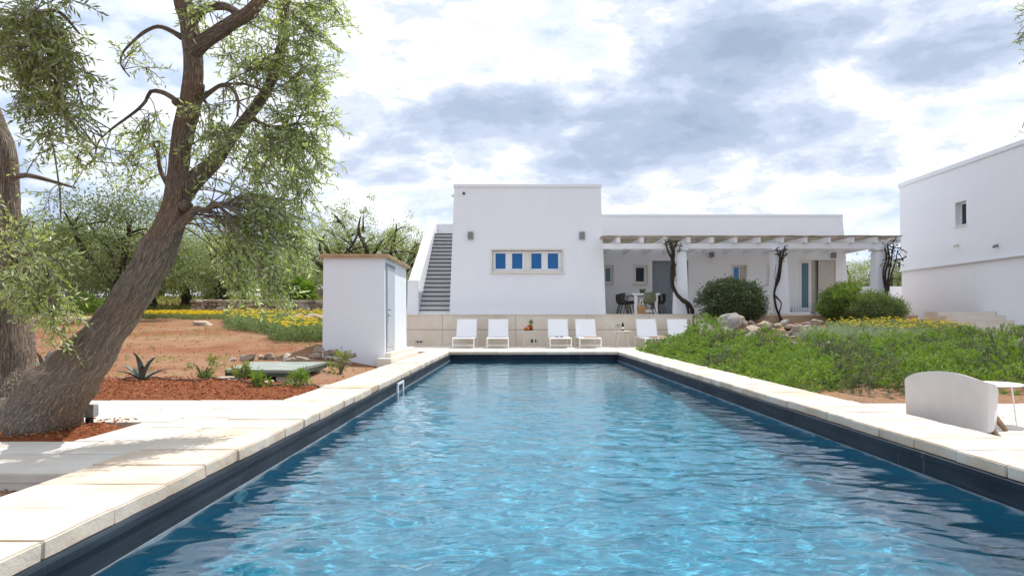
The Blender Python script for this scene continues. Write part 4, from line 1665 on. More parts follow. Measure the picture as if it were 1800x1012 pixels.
for k in range(3):
    a = -.6 + k * 2.094
    MB().tube([(.16 * math.cos(a), .16 * math.sin(a), .376), (.2 * math.cos(a), .2 * math.sin(a), 0)], .007, 8).build('leg', M_wmetal, lt, local=True)

# ------------------------------------------------------------------ dining set on the terrace
dt = thing('dining_table', 'white dining table with panel leg and low stretcher on the terrace', 'table', (5.25, 27.6, TER))
tx0, tx1, ty0, ty1 = 4.42, 5.46, 26.6, 28.9
tz = EYE + (VPY - 515.3) * 26.7 / F
MB().box(tx0, tx1, ty0, ty1, tz - .07, tz).build('table_top', M_wmetal, dt, bevel=.008)
for (x, y) in ((tx0 + .14, ty0 + .1), (tx1 - .14, ty0 + .1), (tx0 + .14, ty1 - .1), (tx1 - .14, ty1 - .1)):
    MB().box(x - .055, x + .055, y - .055, y + .055, TER + .0005, tz - .07).build('leg', M_wmetal, dt, bevel=.006)
MB().box(tx0 + .196, tx1 - .196, ty0 + .07, ty0 + .13, TER + .09, TER + .19).build('stretcher', M_wmetal, dt)
M_chair_dark = mat_plain('charcoal_moulded_plastic', (.035, .035, .037), .45, .1)
M_chair_green = mat_plain('olive_green_moulded_plastic', (.135, .15, .085), .5, .08)


def dining_chair(x, y, rz, shell, label, group=None):
    c = thing('dining_chair', label, 'chair', (x, y, TER), rz, group)
    # bucket seat: profile swept across the width, facing +Y
    vs, fs = [], []
    prof = [(.24, .43), (.16, .425), (.0, .42), (-.13, .43), (-.20, .48), (-.235, .58), (-.25, .70), (-.245, .82)]
    m_ = 9
    for (yy, zz) in prof:
        for j in range(m_):
            u = j / (m_ - 1) * 2 - 1
            back = max(0., (zz - .43) / .4)
            vs.append((u * (.235 - .02 * back), yy + .09 * u * u * back ** .5 * 1.2, zz + (.10 * abs(u) ** 3 * (1 - back) if yy < .2 else .02 * u * u)))
    for i in range(len(prof) - 1):
        for j in range(m_ - 1):
            a = i * m_ + j
            fs.append((a, a + 1, a + m_ + 1, a + m_))
    n = len(vs)
    b = MB().add(vs + [(x_, y_ - .012, z_ - .014) for x_, y_, z_ in vs], fs + [tuple(n + q for q in f[::-1]) for f in fs])
    b.build('seat_shell', shell, c, smooth='all', local=True)
    for sx in (-1, 1):
        for sy in (-1, 1):
            MB().tube([(sx * .15, sy * .12, .425), (sx * .23, sy * .23, 0)], .013, 8).build('leg', M_chair_dark, c, local=True)
    return c


grp = 'chairs around the dining table'
dining_chair(4.30, 27.0, -1.45, M_chair_dark, 'charcoal dining chair at the long side nearest the front block, first from the terrace edge', grp)
dining_chair(4.28, 27.6, -1.55, M_chair_dark, 'charcoal dining chair, middle of the row beside the front block', grp)
dining_chair(4.28, 28.2, -1.6, M_chair_dark, 'charcoal dining chair, innermost of the row beside the front block', grp)
dining_chair(5.0, 26.42, .08, M_chair_green, 'olive green dining chair at the end of the white table', grp)
dining_chair(5.62, 27.5, 1.6, M_chair_dark, 'charcoal dining chair on the door side of the table, behind the wicker basket', grp)
dining_chair(5.6, 28.3, 1.5, M_chair_dark, 'charcoal dining chair on the door side of the table, innermost', grp)
pt = thing('potted_plant', 'small potted green plant standing on the white dining table', 'plant', (4.95, 27.5, tz))
MB().lathe([(.06, 0), (.08, .01), (.1, .1), (.095, .11), (.085, .1)], 16).build('pot', M_chair_dark, pt, smooth=True, local=True)
fo = Foliage()
for _ in range(60):
    a = random.uniform(0, 6.28)
    fo.add((.05 * math.cos(a), .05 * math.sin(a), .1), (math.cos(a) * .6, math.sin(a) * .6, random.uniform(.5, 1.2)), random.uniform(.07, .16), .03)
fo.build('foliage', M_greenl, pt, local=True)
M_wicker = mat_plain('straw_wicker', (.52, .30, .13), .85, .25, 40, .6)
bx = P(1127.5, 552, 25.6).x
bk_ = thing('basket', 'straw basket with upright handle on the terrace edge beside the dining table', 'basket', (bx, 25.6, TER))
b = MB()
for lvl in range(11):
    z = .012 + lvl * .026
    rx, ry = .125 + .004 * lvl, .085 + .003 * lvl
    b.tube([(rx * math.cos(t), ry * math.sin(t), z) for t in [k * 2 * math.pi / 20 for k in range(21)]], .0155, 6)
b.build('body', M_wicker, bk_, smooth=True, local=True)
MB().lathe([(.08, .0), (.1, .004), (.1, .012)], 20).build('bottom', M_wicker, bk_, local=True)
for yy in (-.09, .09):
    MB().tube([(-.08, yy, .26), (-.05, yy * .7, .42), (-.02, yy * .3, .53), (.02, yy * .3, .53), (.05, yy * .7, .42), (.08, yy, .26)], .011, 8).build('handle', mat_plain('pale_rope', (.6, .55, .42), .9), bk_, smooth=True, local=True)
# low cushioned benches by the glazed door


def mat_stripe():
    m, nt, out = new_mat('blue_white_striped_fabric')
    k = NT(nt)
    wv = k.n('ShaderNodeTexWave'); wv.inputs['Scale'].default_value = 3.0; wv.inputs['Distortion'].default_value = .4
    nt.links.new(k.obj(), wv.inputs['Vector'])
    k.bsdf(out, k.mix(k.rng(wv.outputs['Fac'], .3, .6), (.62, .64, .70), (.40, .45, .56)), .9, k.bump(k.tex(60, 3, vec=k.obj()), .3, .01), .2)
    return m


M_str = mat_stripe()
for (a, b_, lab) in ((1345, 1412, 'low cushioned bench in the porch between the column vine and the glazed door'), (1429, 1472, 'low cushioned bench in the porch behind the light green bush')):
    xa, xb = X29(a), X29(b_)
    bn = thing('bench', lab, 'bench', ((xa + xb) / 2, 29.0, TER), group='low benches in the porch')
    MB().box(xa, xb, 28.8, 29.3, TER, TER + .14).build('base', M_white, bn, bevel=.01)
    m2 = (xa + xb) / 2
    for (p, q) in ((xa, m2 - .005), (m2 + .005, xb)):
        MB().box(p + .005, q - .005, 28.78, 29.3, TER + .1405, TER + .31).build('cushion', M_str, bn, bevel=.04, seg=3, smooth=True)

# ------------------------------------------------------------------ pool fittings, spotlight
M_wpl = mat_plain('white_pool_plastic', (.78, .80, .80), .35, .03)
sk = thing('skimmer', 'white pool skimmer frame set in the pool wall on the shed side', 'skimmer', (PX0 + .03, 11.15, -.23))
fx = PX0 + .031
f_ = MB()
for (ya, yb, za, zb) in ((10.85, 11.45, -.125, -.09), (10.85, 11.45, -.42, -.385), (10.85, 10.93, -.385, -.125), (11.37, 11.45, -.385, -.125)):
    f_.box(fx, fx + .025, ya, yb, za, zb)
f_.build('frame', M_wpl, sk)
MB().box(fx, fx + .006, 10.931, 11.369, -.384, -.126).build('throat', M_dark, sk)
MB().box(fx + .007, fx + .016, 10.94, 11.36, -.36, -.27).build('flap', M_wpl, sk)
for (x, yy, z, s, r_, lab) in ((PX0 + .03, 4.62, -.43, 1, .10, 'white round pool light on the pool wall near the coping, shed side'), (PX1 - .03, 6.83, -.325, -1, .04, 'small pale inlet jet on the pool wall below the lounge chair')):
    pl = thing('pool_light' if r_ > .05 else 'pool_inlet', lab, 'pool fitting', (x, yy, z))
    ring = MB()
    ring.tube([(x + s * .02, yy + r_ * math.cos(t), z + r_ * math.sin(t)) for t in [k * 2 * math.pi / 24 for k in range(25)]], r_ * .2, 8, cap=False)
    ring.build('ring', M_wpl, pl, smooth=True)
    MB().tube([(x - s * .005, yy, z), (x + s * .02, yy, z)], r_ * .85, 20).build('lens', M_clear if False else M_wpl, pl)
sp = thing('garden_spotlight', 'grey square garden spotlight on a black spike beside the olive trunk', 'spotlight', P(157, 751, 6.05).to_tuple())
sx_, sy_ = sp.location.x, sp.location.y
gz0 = gz(sx_, sy_)
sp.location.z = gz0
MB().lathe([(.03, .02), (.035, .05), (.03, .12), (.012, .14)], 12, (0, 0, 0)).build('spike', M_black, sp, local=True)
MB().box(-.055, .055, -.04, .05, .13, .235).build('head', M_lampgrey, sp, bevel=.008, local=True)
MB().box(-.065, .065, -.052, -.041, .13, .24).build('hood', M_lampgrey, sp, local=True)

# ------------------------------------------------------------------ things in the garden on the left
M_lid = mat_plain('grey_green_painted_steel', (.27, .30, .26), .6, .15, 3., .2)
M_lidedge = mat_plain('dark_green_steel', (.05, .075, .055), .6, .15)
lid = thing('cistern_cover', 'large grey-green steel cistern cover raised on blocks among the young plants', 'cover', (-3.7, 11.6, .05))
q0, q1 = [(-4.34, 10.65), (-3.28, 10.55), (-3.35, 12.75), (-4.75, 12.8)], .13
MB().hexa([(x, y, .085) for x, y in q0], [(x, y, .13) for x, y in q0]).build('plate', M_lid, lid, bevel=.006)
sk_ = MB()
for i in range(4):
    a, b = Vector((*q0[i], 0)), Vector((*q0[(i + 1) % 4], 0))
    cen_ = Vector((-3.9, 11.7, 0))
    sk_.add([tuple(a + (cen_ - a) * .008) + (), tuple(b + (cen_ - b) * .008)], [])
    n0 = len(sk_.v)
    sk_.v = sk_.v[:-2]
    p1, p2 = a + (cen_ - a) * .01, b + (cen_ - b) * .01
    p3, p4 = b + (cen_ - b) * .03, a + (cen_ - a) * .03
    sk_.hexa([(p.x, p.y, .03) for p in (p1, p2, p3, p4)], [(p.x, p.y, .0848) for p in (p1, p2, p3, p4)])
sk_.build('skirt', M_lidedge, lid)
for (x, y) in ((-4.2, 10.8), (-3.45, 10.75), (-3.5, 12.5), (-4.5, 12.55)):
    MB().box(x - .12, x + .12, y - .1, y + .1, -.12, .0848).build('support_block', M_concrete, lid, bevel=.01)

M_rock = mat_stone('weathered_limestone_rock', (.22, .165, .12), (.30, .235, .175), (.36, .30, .24), .95, 2.4, .8, (.13, .075, .04), .7)
M_rock2 = mat_stone('grey_limestone_rock', (.21, .20, .19), (.31, .285, .255), (.40, .37, .33), .95, 2.2, .8, (.16, .12, .085), .6)
M_slabst = mat_stone('pale_flat_stone', (.44, .36, .28), (.40, .31, .23), (.50, .44, .36), .9, 2.5, .5, (.28, .18, .10), .4)


def rock_mesh(seed, mat, sub=2, cut=True):
    bm = bmesh.new()
    bmesh.ops.create_icosphere(bm, subdivisions=sub, radius=.5)
    rr = random.Random(seed)
    planes = [Vector((rr.gauss(0, 1), rr.gauss(0, 1), rr.gauss(0, .8))).normalized() for _ in range(9)]
    offs = [rr.uniform(.20, .38) for _ in planes]
    for v in bm.verts:
        for pn, of in zip(planes, offs):
            dd_ = v.co.dot(pn)
            if dd_ > of:
                v.co -= pn * (dd_ - of) * .92
        v.co *= 1 + .22 * noise.noise(v.co * 4 + Vector((seed * 5.1, 0, 0)))
        v.co += Vector((noise.noise(v.co * 7 + Vector((seed, 0, 0))), noise.noise(v.co * 7 + Vector((0, seed, 0))), noise.noise(v.co * 7 + Vector((0, 0, seed))))) * .045
    me = bpy.data.meshes.new('rock')
    bm.to_mesh(me); bm.free()
    me.polygons.foreach_set('use_smooth', [True] * len(me.polygons))
    me.set_sharp_from_angle(angle=R(28))
    me.materials.append(mat)
    return me


ROCK_B = [rock_mesh(i, M_rock, 3) for i in range(6)]
ROCK_G = [rock_mesh(i + 30, M_rock2, 3) for i in range(6)]
FLAT = [rock_mesh(i + 60, M_slabst, 3) for i in range(4)]


def rock(me, x, y, s, label, group=None, name='rock', sink=.25, rz=None, z=None):
    o = bpy.data.objects.new(name, me)
    col.objects.link(o)
    o.scale = s
    o.rotation_euler = (random.uniform(-.25, .25), random.uniform(-.25, .25), random.uniform(0, 6.28) if rz is None else rz)
    o.location = (x, y, (gz(x, y) if z is None else z) + s[2] * (.5 - sink) * .8)
    return tag(o, label, 'rock', group)


# row behind the cistern cover
for i in range(9):
    px = 415 + i * 14
    x, y = (px - VPX) * 13.4 / F, 13.4 + random.uniform(-.2, .2)
    sz = random.uniform(.16, .3)
    rock(random.choice(ROCK_B if i % 3 else FLAT), x, y, (sz * 1.2, sz, sz * .75), 'small rough stone in the row behind the cistern cover', 'stones behind the cistern cover')
# little dry-stone heap against the shed
for i in range(8):
    t = i % 4
    x = -4.0 + t * .22 + random.uniform(-.05, .05); lv = i // 4
    y = 14.35 + lv * .12 + random.uniform(-.05, .05)
    sz = random.uniform(.2, .3)
    rock(random.choice(ROCK_B), x, y, (sz * 1.1, sz, sz * .62), 'brown stone in the heap piled against the pump shed', 'stones piled against the shed', z=gz(x, y) - .02 + lv * .13, sink=.2)
rock(FLAT[0], *P(391, 661, 10.2).xy, (.42, .3, .1), 'flat pale stone beside the dark corner of the cistern cover')
rock(FLAT[1], *P(572, 668, 10.35).xy, (.36, .28, .1), 'flat pale stone on the mulch edge beside the coping')
rock(FLAT[2], *P(470, 664, 10.35).xy, (.5, .26, .08), 'long flat stone in front of the cistern cover')
rock(FLAT[3], *P(358, 576, 24.0).xy, (.8, .5, .3), 'single flat pale stone on bare earth before the yellow flowers')
rock(ROCK_B[1], *P(513, 575, 22.5).xy, (1.0, .7, .75), 'brown boulder sitting in the pale green ground cover')
rock(ROCK_B[3], *P(552, 580, 21.5).xy, (1.0, .8, .85), 'brown boulder in the ground cover close to the shed')
rock(ROCK_G[3], *P(1282, 575, 22.0).xy, (1.0, .7, .72), 'large pale boulder at the foot of the garden steps', z=.62)
rock(ROCK_B[4], *P(1302, 575, 22.3).xy, (.55, .5, .6), 'brown boulder leaning on the large pale boulder', z=.62)
for i in range(74):
    px = random.uniform(1255, 1505)
    d = random.uniform(16.6, 23.4)
    x = (px - VPX) * d / F
    sz = random.uniform(.22, .62) * (1.0 if d > 20 else .8)
    gl_ = i % 2
    rock(random.choice(ROCK_G if gl_ else ROCK_B), x, d, (sz * 1.25, sz, sz * random.uniform(.5, .75)),
         f"{'large' if sz > .42 else 'small'} {'grey' if gl_ else 'brown'} rock in the rock garden {'below the garden steps' if px < 1325 else 'before the middle pergola column' if px < 1415 else 'below the light green bush'}",
         f"{'grey' if gl_ else 'brown'} rocks of the rock garden")
rock(ROCK_G[1], *P(1795, 602, 14.0).xy, (.4, .3, .25), 'pale stone in the rosemary by the house steps', z=.35)

# dry-stone wall
sw = thing('stone_wall', 'low dry-stone wall behind the band of yellow flowers', 'wall', (-12, 32, 1.1))


def block_mesh(seed, mat):
    bm = bmesh.new()
    bmesh.ops.create_cube(bm, size=.86)
    bmesh.ops.bevel(bm, geom=list(bm.edges), offset=.09, segments=1, affect='EDGES')
    for v in bm.verts:
        q = v.co * 2.2 + Vector((seed * 4.7, seed * 1.3, 0))
        v.co += Vector((noise.noise(q), noise.noise(q + Vector((5, 0, 0))), noise.noise(q + Vector((0, 5, 0))))) * .16
    me = bpy.data.meshes.new('stone')
    bm.to_mesh(me); bm.free()
    me.materials.append(mat)
    return me


STN = [block_mesh(i + 90, M_rock) for i in range(5)] + [block_mesh(i + 120, M_slabst) for i in range(5)]
wx0, wx1 = P(338, 540, 32).x, P(600, 540, 32).x
MB().box(wx0 + .1, wx1, 32.0, 32.35, .6, 1.66).build('core', mat_plain('dark_wall_core', (.06, .045, .035), .95, .2), sw)
z = 1.0
while z < 1.74:
    x = wx0
    hh = random.uniform(.13, .19)
    while x < wx1:
        L = random.uniform(.2, .48)
        piece('stone', random.choice(STN), (x + L / 2, 31.93 + random.uniform(-.06, .06), z + hh / 2 + random.uniform(-.015, .015)), sw, random.uniform(-.15, .15),
              (L * 1.08, .34, hh * 1.12), random.uniform(-.12, .12), random.uniform(-.14, .14))
        x += L * .97
    z += hh * .95
for k in range(22):
    x = wx0 + (wx1 - wx0) * (k + .5) / 22
    piece('cap_stone', random.choice(STN[5:]), (x, 32.1, 1.76), sw, random.uniform(-.2, .2), (.42, .6, .16), 0, random.uniform(-.08, .08))
# far rubble wall on the rise
sw2 = thing('stone_wall', 'low pale rubble wall at the back of the olive grove beside the shed roof', 'wall', (-11, 46, 2.0))
x = P(470, 525, 46).x
while x < P(600, 525, 46).x:
    for lv in range(3):
        piece('stone', random.choice(STN), (x + random.uniform(-.1, .1), 46, gz(x, 46) + .1 + lv * .24), sw2, random.uniform(-.3, .3), (.55, .45, .32))
    x += .42
# irrigation hose
hp = []
for k in range(30):
    px = 215 + k * 12.5
    d = 9.95 + .25 * math.sin(k * .55) + .12 * math.sin(k * 1.7)
    x = (px - VPX) * d / F
    hp.append((x, d, gz(x, d) + .045))
tag(MB().tube(hp, .011, 6).build('irrigation_hose', M_black, None, smooth=True), 'thin black irrigation hose lying along the red mulch bed', 'hose')

# ------------------------------------------------------------------ the old olive tree by the pool
M_bark = mat_bark('olive_bark', (.19, .15, .12), (.42, .345, .28), (.33, .205, .125))
M_twig = mat_plain('grey_olive_twig', (.20, .165, .13), .9, .2, 20)
M_olive = mat_leaf('olive_leaf', (.13, .19, .06), (.35, .425, .14), (.46, .50, .35), .36, .48, .6)
M_oliveD = mat_leaf('shade_painted_olive_leaf', (.085, .12, .04), (.22, .265, .085), (.34, .37, .25), .42, .45, .4)  # darker leaf copy: shade of clusters seen from beneath, painted into the colour


def px_path(rows, d0):
    """rows (px, py, width_px, [d]) -> [(point, radius)]"""
    out = []
    for r in rows:
        d = r[3] if len(r) > 3 else d0
        out.append((P(r[0], r[1], d), r[2] * d / F / 2))
    return out


def grow_twig(fo, tw, p, d, L, leaf, droop=.5, lw=.015, dens=1.0, seg=3):
    """one leafy shoot: thin stem and paired leaves"""
    d = d.normalized()
    n = 6
    pts = [p.copy()]
    q = p.copy(); v = d.copy()
    for i in range(n):
        v = (v + Vector((random.gauss(0, .12), random.gauss(0, .12), random.gauss(-droop * .22, .08)))).normalized()
        q = q + v * (L / n)
        pts.append(q.copy())
    tw.tube(pts, [.0032 * (1 - .75 * i / n) + .0008 for i in range(n + 1)], seg, cap=False)
    m = max(4, int(L / .021 * dens))
    pp, dd_ = [], []
    for i in range(m):
        t = (.12 + .88 * i / (m - 1)) * n
        k = min(int(t), n - 1)
        a = pts[k].lerp(pts[k + 1], t - k)
        ax = (pts[k + 1] - pts[k]).normalized()
        sd = Vector((random.gauss(0, 1), random.gauss(0, 1), random.gauss(0, 1)))
        sd = (sd - ax * sd.dot(ax)).normalized()
        pp.append(a); dd_.append(ax * random.uniform(.25, .9) + sd * .75 + Vector((0, 0, random.uniform(-.25, .15))))
    m = len(pp)
    fo.add(np.array(pp), np.array(dd_), rng.uniform(.65, 1.15, m) * leaf, rng.uniform(.8, 1.2, m) * lw)


def leaf_region(fo, tw, wood, cx, cy, d, rx, ry, rd, nb, per=9, leaf=.062, droop=.5, L=(.12, .28), lw=.0155, attach=None, dens=1.0):
    nb = max(3, int(nb * .66)); leaf = leaf * 1.08; droop *= .55
    """branchlets run from the nearest limb into an elliptic region and carry leafy shoots"""
    nodes = attach or wood.nodes
    for _ in range(nb):
        while True:
            u = Vector((random.uniform(-1, 1), random.uniform(-1, 1), random.uniform(-1, 1)))
            if u.length < 1:
                break
        dd_ = d + u.y * rd
        tgt = P(cx + u.x * rx, cy + u.z * ry, dd_)
        cand = sorted(nodes, key=lambda q: (q[0] - tgt).length + q[1] * 2 + random.uniform(0, .8))[0]
        a = cand[0]
        mid = (a + tgt) * .5 + Vector((random.gauss(0, .08), random.gauss(0, .08), .16 * (tgt - a).length + random.gauss(0, .05)))
        pts = bez(a, mid, tgt, 10)
        ln = (tgt - a).length
        tw.tube(pts, [max(.0028, (.0035 + .004 * min(ln, 1.2)) * (1 - .7 * i / 9)) for i in range(10)], 5, cap=False)
        for k in range(per):
            t = max(.15, 1 - abs(random.gauss(0, .34 * min(1, .55 / max(ln, .2)))))
            i = min(int(t * 9), 8)
            p = pts[i].lerp(pts[i + 1], t * 9 - i)
            ax = (pts[i + 1] - pts[i]).normalized()
            dirv = ax * .7 + Vector((random.gauss(0, .7), random.gauss(0, .7), random.gauss(-.1, .55)))
            grow_twig(fo, tw, p, dirv, random.uniform(*L), leaf, droop, lw, dens)


random.seed(11)
tree = thing('olive_tree', 'big old olive tree with two leaning trunks rising from the mulch pit beside the pool', 'tree', (-4.1, 5.75, -.1))
wd = Wood()
D0 = 5.72
wd.stem(px_path([(20, 810, 280), (28, 775, 235), (34, 745, 190), (38, 715, 140), (40, 695, 90)], D0 + .1), 30, .04, .16, 3.5, keep=False)
right = wd.stem(px_path([(52, 800, 150), (64, 745, 136), (99, 690, 110), (148, 632, 84), (190, 578, 66), (228, 527, 62), (258, 480, 60), (281, 438, 64), (299, 395, 48), (310, 350, 41), (314, 300, 35), (318, 250, 33), (329, 200, 38), (336, 170, 37), (340, 120, 32), (337, 75, 32), (331, 35, 27), (322, 0, 30), (312, -70, 26), (318, -150, 21), (300, -250, 14)], D0), 30, .03, .14, 5.0)
wd.stem(px_path([(-10, 800, 190), (-6, 720, 130), (-4, 640, 104), (-4, 580, 100), (-6, 540, 92), (-8, 512, 66)], D0 + .15), 26, .04, .13, 4.0, keep=False)
left = wd.stem(px_path([(-6, 560, 80), (6, 500, 52), (12, 440, 44), (11, 380, 44), (9, 320, 44), (4, 265, 42), (-12, 220, 40), (-40, 150, 36), (-60, 60, 30), (-50, -50, 24), (-70, -160, 16)], D0 + .2), 18, .04, .12, 5.0)
# second limb on the right and its continuation
limb2 = wd.stem(px_path([(316, 345, 40, 5.75), (345, 312, 33, 5.8), (378, 283, 26, 5.9), (405, 245, 22, 6.0), (440, 200, 20, 6.1), (468, 160, 18, 6.15), (487, 115, 21, 6.2), (497, 70, 18, 6.2), (500, 20, 15, 6.2), (520, -60, 12, 6.2)], D0), 14, .035, .12, 6.0)
wd.stem(px_path([(338, 92, 30, 5.7), (356, 76, 28, 5.65), (385, 55, 26, 5.6), (412, 38, 24, 5.55), (436, 24, 23, 5.5), (462, -5, 20, 5.5), (500, -60, 15, 5.5), (560, -110, 10, 5.5)], D0), 12, .03, .12, 6.)
wd.stem(px_path([(338, 40, 20, 5.72), (350, 22, 17, 5.7), (372, 12, 15, 5.65), (398, 12, 14, 5.6), (418, 24, 14, 5.55), (430, 34, 13, 5.5)], D0), 10, .03, .10, 6.)
wd.stem(px_path([(305, 400, 24, 5.68), (328, 384, 17, 5.62), (345, 368, 13, 5.6), (362, 370, 11, 5.58), (378, 358, 8, 5.55), (392, 364, 5, 5.5)], D0), 10, .02, .22, 9.)
thin = Wood()


def limb(rows, d0=D0, seg=8):
    rows = [(q[0], q[1], q[2] * .78, *q[3:]) for q in rows]
    return wd.stem(px_path(rows, d0), seg, .03, .10, 8.)


limb([(320, 66, 14), (300, 54, 11), (278, 47, 9), (255, 56, 8), (232, 75, 6), (215, 95, 5), (213, 115, 4), (228, 135, 3)])
limb([(320, 188, 14), (303, 172, 11), (284, 162, 10), (265, 161, 9), (256, 178, 8), (243, 192, 7), (222, 208, 6), (195, 228, 5), (172, 252, 4), (166, 290, 3)])
limb([(352, 175, 14), (372, 160, 10), (392, 149, 9), (410, 158, 7), (419, 178, 6), (417, 204, 5)])
limb([(392, 149, 7), (425, 147, 6), (452, 155, 5), (478, 166, 4)])
limb([(350, 168, 10), (362, 180, 7), (370, 196, 5)])
limb([(476, 98, 10, 6.15), (462, 105, 7, 6.1), (440, 118, 6, 6.), (430, 130, 5, 5.9)])
limb([(445, 210, 10, 6.1), (475, 222, 8, 6.), (505, 222, 7, 5.9), (522, 216, 6, 5.9)])
limb([(20, 312, 16), (45, 308, 11), (75, 314, 9), (100, 321, 7), (132, 330, 5)], D0 + .1)
limb([(104, 322, 5), (106, 350, 4), (107, 384, 3)], D0 + .1)
limb([(300, 330, 18), (282, 300, 10), (278, 270, 7), (268, 250, 5)])
# limbs that carry the crown overhead and the shade on the paving
limb([(-60, 60, 26, 5.8), (-20, -20, 22, 5.5), (40, -70, 18, 5.2), (110, -100, 14, 5.0), (180, -110, 9, 4.9)], seg=10)
limb([(-45, 130, 22, 5.8), (10, 60, 16, 5.3), (50, 30, 12, 5.1), (100, 20, 8, 5.0), (140, 60, 5, 5.0)], seg=10)
limb([(318, -150, 16), (380, -220, 13), (450, -260, 10, 5.9), (540, -280, 7, 6.1)], seg=8)
limb([(312, -70, 16), (250, -150, 13, 5.5), (180, -220, 10, 5.3), (90, -270, 7, 5.2)], seg=8)
limb([(4, 470, 14, 5.75), (30, 450, 9, 5.6), (60, 450, 6, 5.5), (90, 475, 4, 5.4)])
# pruned stubs and knots
for (px, py, dx_, dy_, r_) in ((343, 168, 12, -18, 9), (318, 182, -12, -4, 8), (322, 360, 10, 6, 12), (296, 430, -16, -12, 15)):
    wd.stem([(P(px, py, D0 - .02), r_ * D0 / F), (P(px + dx_ * .6, py + dy_ * .6, D0 - .06), r_ * .9 * D0 / F), (P(px + dx_, py + dy_, D0 - .09), r_ * .62 * D0 / F)], 12, .012, .2, 9., keep=False)
wd.build('trunk', M_bark, tree)
tw, fo, foD = MB(), Foliage(), Foliage()
rN = [q for q in wd.nodes]
# right-hand drooping foliage
leaf_region(fo, tw, wd, 470, 60, 5.9, 120, 80, .45, 30, 9, .060)
leaf_region(fo, tw, wd, 545, 70, 6.0, 75, 90, .4, 22, 9, .060)
leaf_region(fo, tw, wd, 540, 190, 6.0, 62, 90, .4, 34, 10, .060)
leaf_region(fo, tw, wd, 500, 300, 5.9, 85, 80, .4, 48, 10, .060)
leaf_region(fo, tw, wd, 470, 400, 5.8, 85, 80, .4, 46, 10, .062, .7)
leaf_region(fo, tw, wd, 450, 480, 5.8, 70, 55, .4, 24, 9, .062, .8)
leaf_region(fo, tw, wd, 420, 130, 5.9, 60, 50, .3, 12, 7, .058)
leaf_region(fo, tw, wd, 370, 240, 5.55, 45, 35, .2, 14, 9, .062)
leaf_region(fo, tw, wd, 330, 20, 5.5, 40, 30, .2, 6, 7, .06)
leaf_region(fo, tw, wd, 590, 15, 6.0, 45, 40, .3, 12, 8, .058)
# sparse sprays on the left of the stem
leaf_region(fo, tw, wd, 255, 245, 5.8, 55, 45, .3, 12, 7, .055)
leaf_region(fo, tw, wd, 250, 110, 5.8, 40, 50, .2, 5, 6, .05, .5, (.12, .25))
leaf_region(fo, tw, wd, 215, 300, 5.8, 50, 40, .3, 10, 7, .055)
leaf_region(fo, tw, wd, 110, 290, 5.8, 60, 50, .25, 8, 6, .05)
leaf_region(fo, tw, wd, 60, 370, 5.6, 40, 70, .2, 9, 7, .055)
# dark cluster upper left and the suckers low on the left trunk
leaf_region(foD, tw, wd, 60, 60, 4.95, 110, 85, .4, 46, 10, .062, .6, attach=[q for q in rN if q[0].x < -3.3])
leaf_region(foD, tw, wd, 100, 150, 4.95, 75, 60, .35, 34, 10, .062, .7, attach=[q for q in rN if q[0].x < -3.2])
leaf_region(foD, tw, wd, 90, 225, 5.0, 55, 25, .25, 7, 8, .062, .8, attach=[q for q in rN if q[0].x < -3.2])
leaf_region(fo, tw, wd, 60, 500, 5.35, 70, 60, .25, 22, 10, .060, .6, attach=[q for q in rN if q[0].x < -3.5 and q[0].z < 1.9])
leaf_region(fo, tw, wd, 110, 560, 5.3, 35, 35, .2, 9, 8, .058, .8, attach=[q for q in rN if q[0].x < -3.5 and q[0].z < 1.9])
leaf_region(fo, tw, wd, 15, 450, 5.4, 35, 70, .2, 7, 9, .060)
# crown above the picture (it shades the paving)
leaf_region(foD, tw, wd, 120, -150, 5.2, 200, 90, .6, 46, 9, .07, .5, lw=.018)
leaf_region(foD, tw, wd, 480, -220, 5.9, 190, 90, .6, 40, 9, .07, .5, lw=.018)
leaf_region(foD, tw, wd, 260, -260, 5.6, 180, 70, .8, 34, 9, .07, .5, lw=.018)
tag(tw.build('twigs', M_twig, tree), kind='stuff')
fo.build('foliage', M_olive, tree)
foD.build('shade_painted_foliage', M_oliveD, tree)

# second olive tree standing right of the picture: one spray of it reaches into view
rt = thing('olive_tree', 'olive tree beyond the low table with one leafy spray hanging over the pool side', 'tree', (7.6, 8.2, PRZ - .1))
w2 = Wood()
w2.stem([((7.6, 8.2, -.35), .24), ((7.55, 8.15, .3), .19), ((7.7, 8.1, 1.2), .17), ((7.55, 8.2, 2.2), .15), ((7.4, 8.1, 3.2), .11), ((7.5, 8.0, 4.4), .07)], 16, .06, .15, 4.)
w2.stem([((7.6, 8.15, 2.0), .1), ((7.2, 8.0, 2.9), .075), ((6.75, 7.9, 3.6), .05), ((6.3, 7.9, 4.1), .03), ((5.75, 7.9, 4.3), .014)], 10, .06, .12, 5.)
w2.stem([((7.6, 8.15, 2.4), .09), ((8.2, 8.3, 3.2), .06), ((8.8, 8.5, 4.2), .03)], 10, .06, .12, 5.)
w2.build('trunk', M_bark, rt)
t2, f2 = MB(), Foliage()
for _ in range(120):
    u = Vector((random.gauss(0, .9), random.gauss(0, .9), random.gauss(0, .5)))
    tg = Vector((7.9, 8.2, 4.6)) + u
    if tg.x / tg.y * F + VPX < 1815 and tg.z < 6:
        continue
    a = min(w2.nodes, key=lambda q: (q[0] - tg).length)[0]
    t2.tube(bez(a, (a + tg) / 2 + Vector((0, 0, .2)), tg, 6), .006, 4, cap=False)
    for _k in range(8):
        grow_twig(f2, t2, tg.lerp(a, random.uniform(0, .5)), u.normalized() + Vector((random.gauss(0, .8), random.gauss(0, .8), random.gauss(0, .6))), random.uniform(.2, .4), .07, .5, .018)
ax_ = Vector((5.75, 7.9, 4.3))
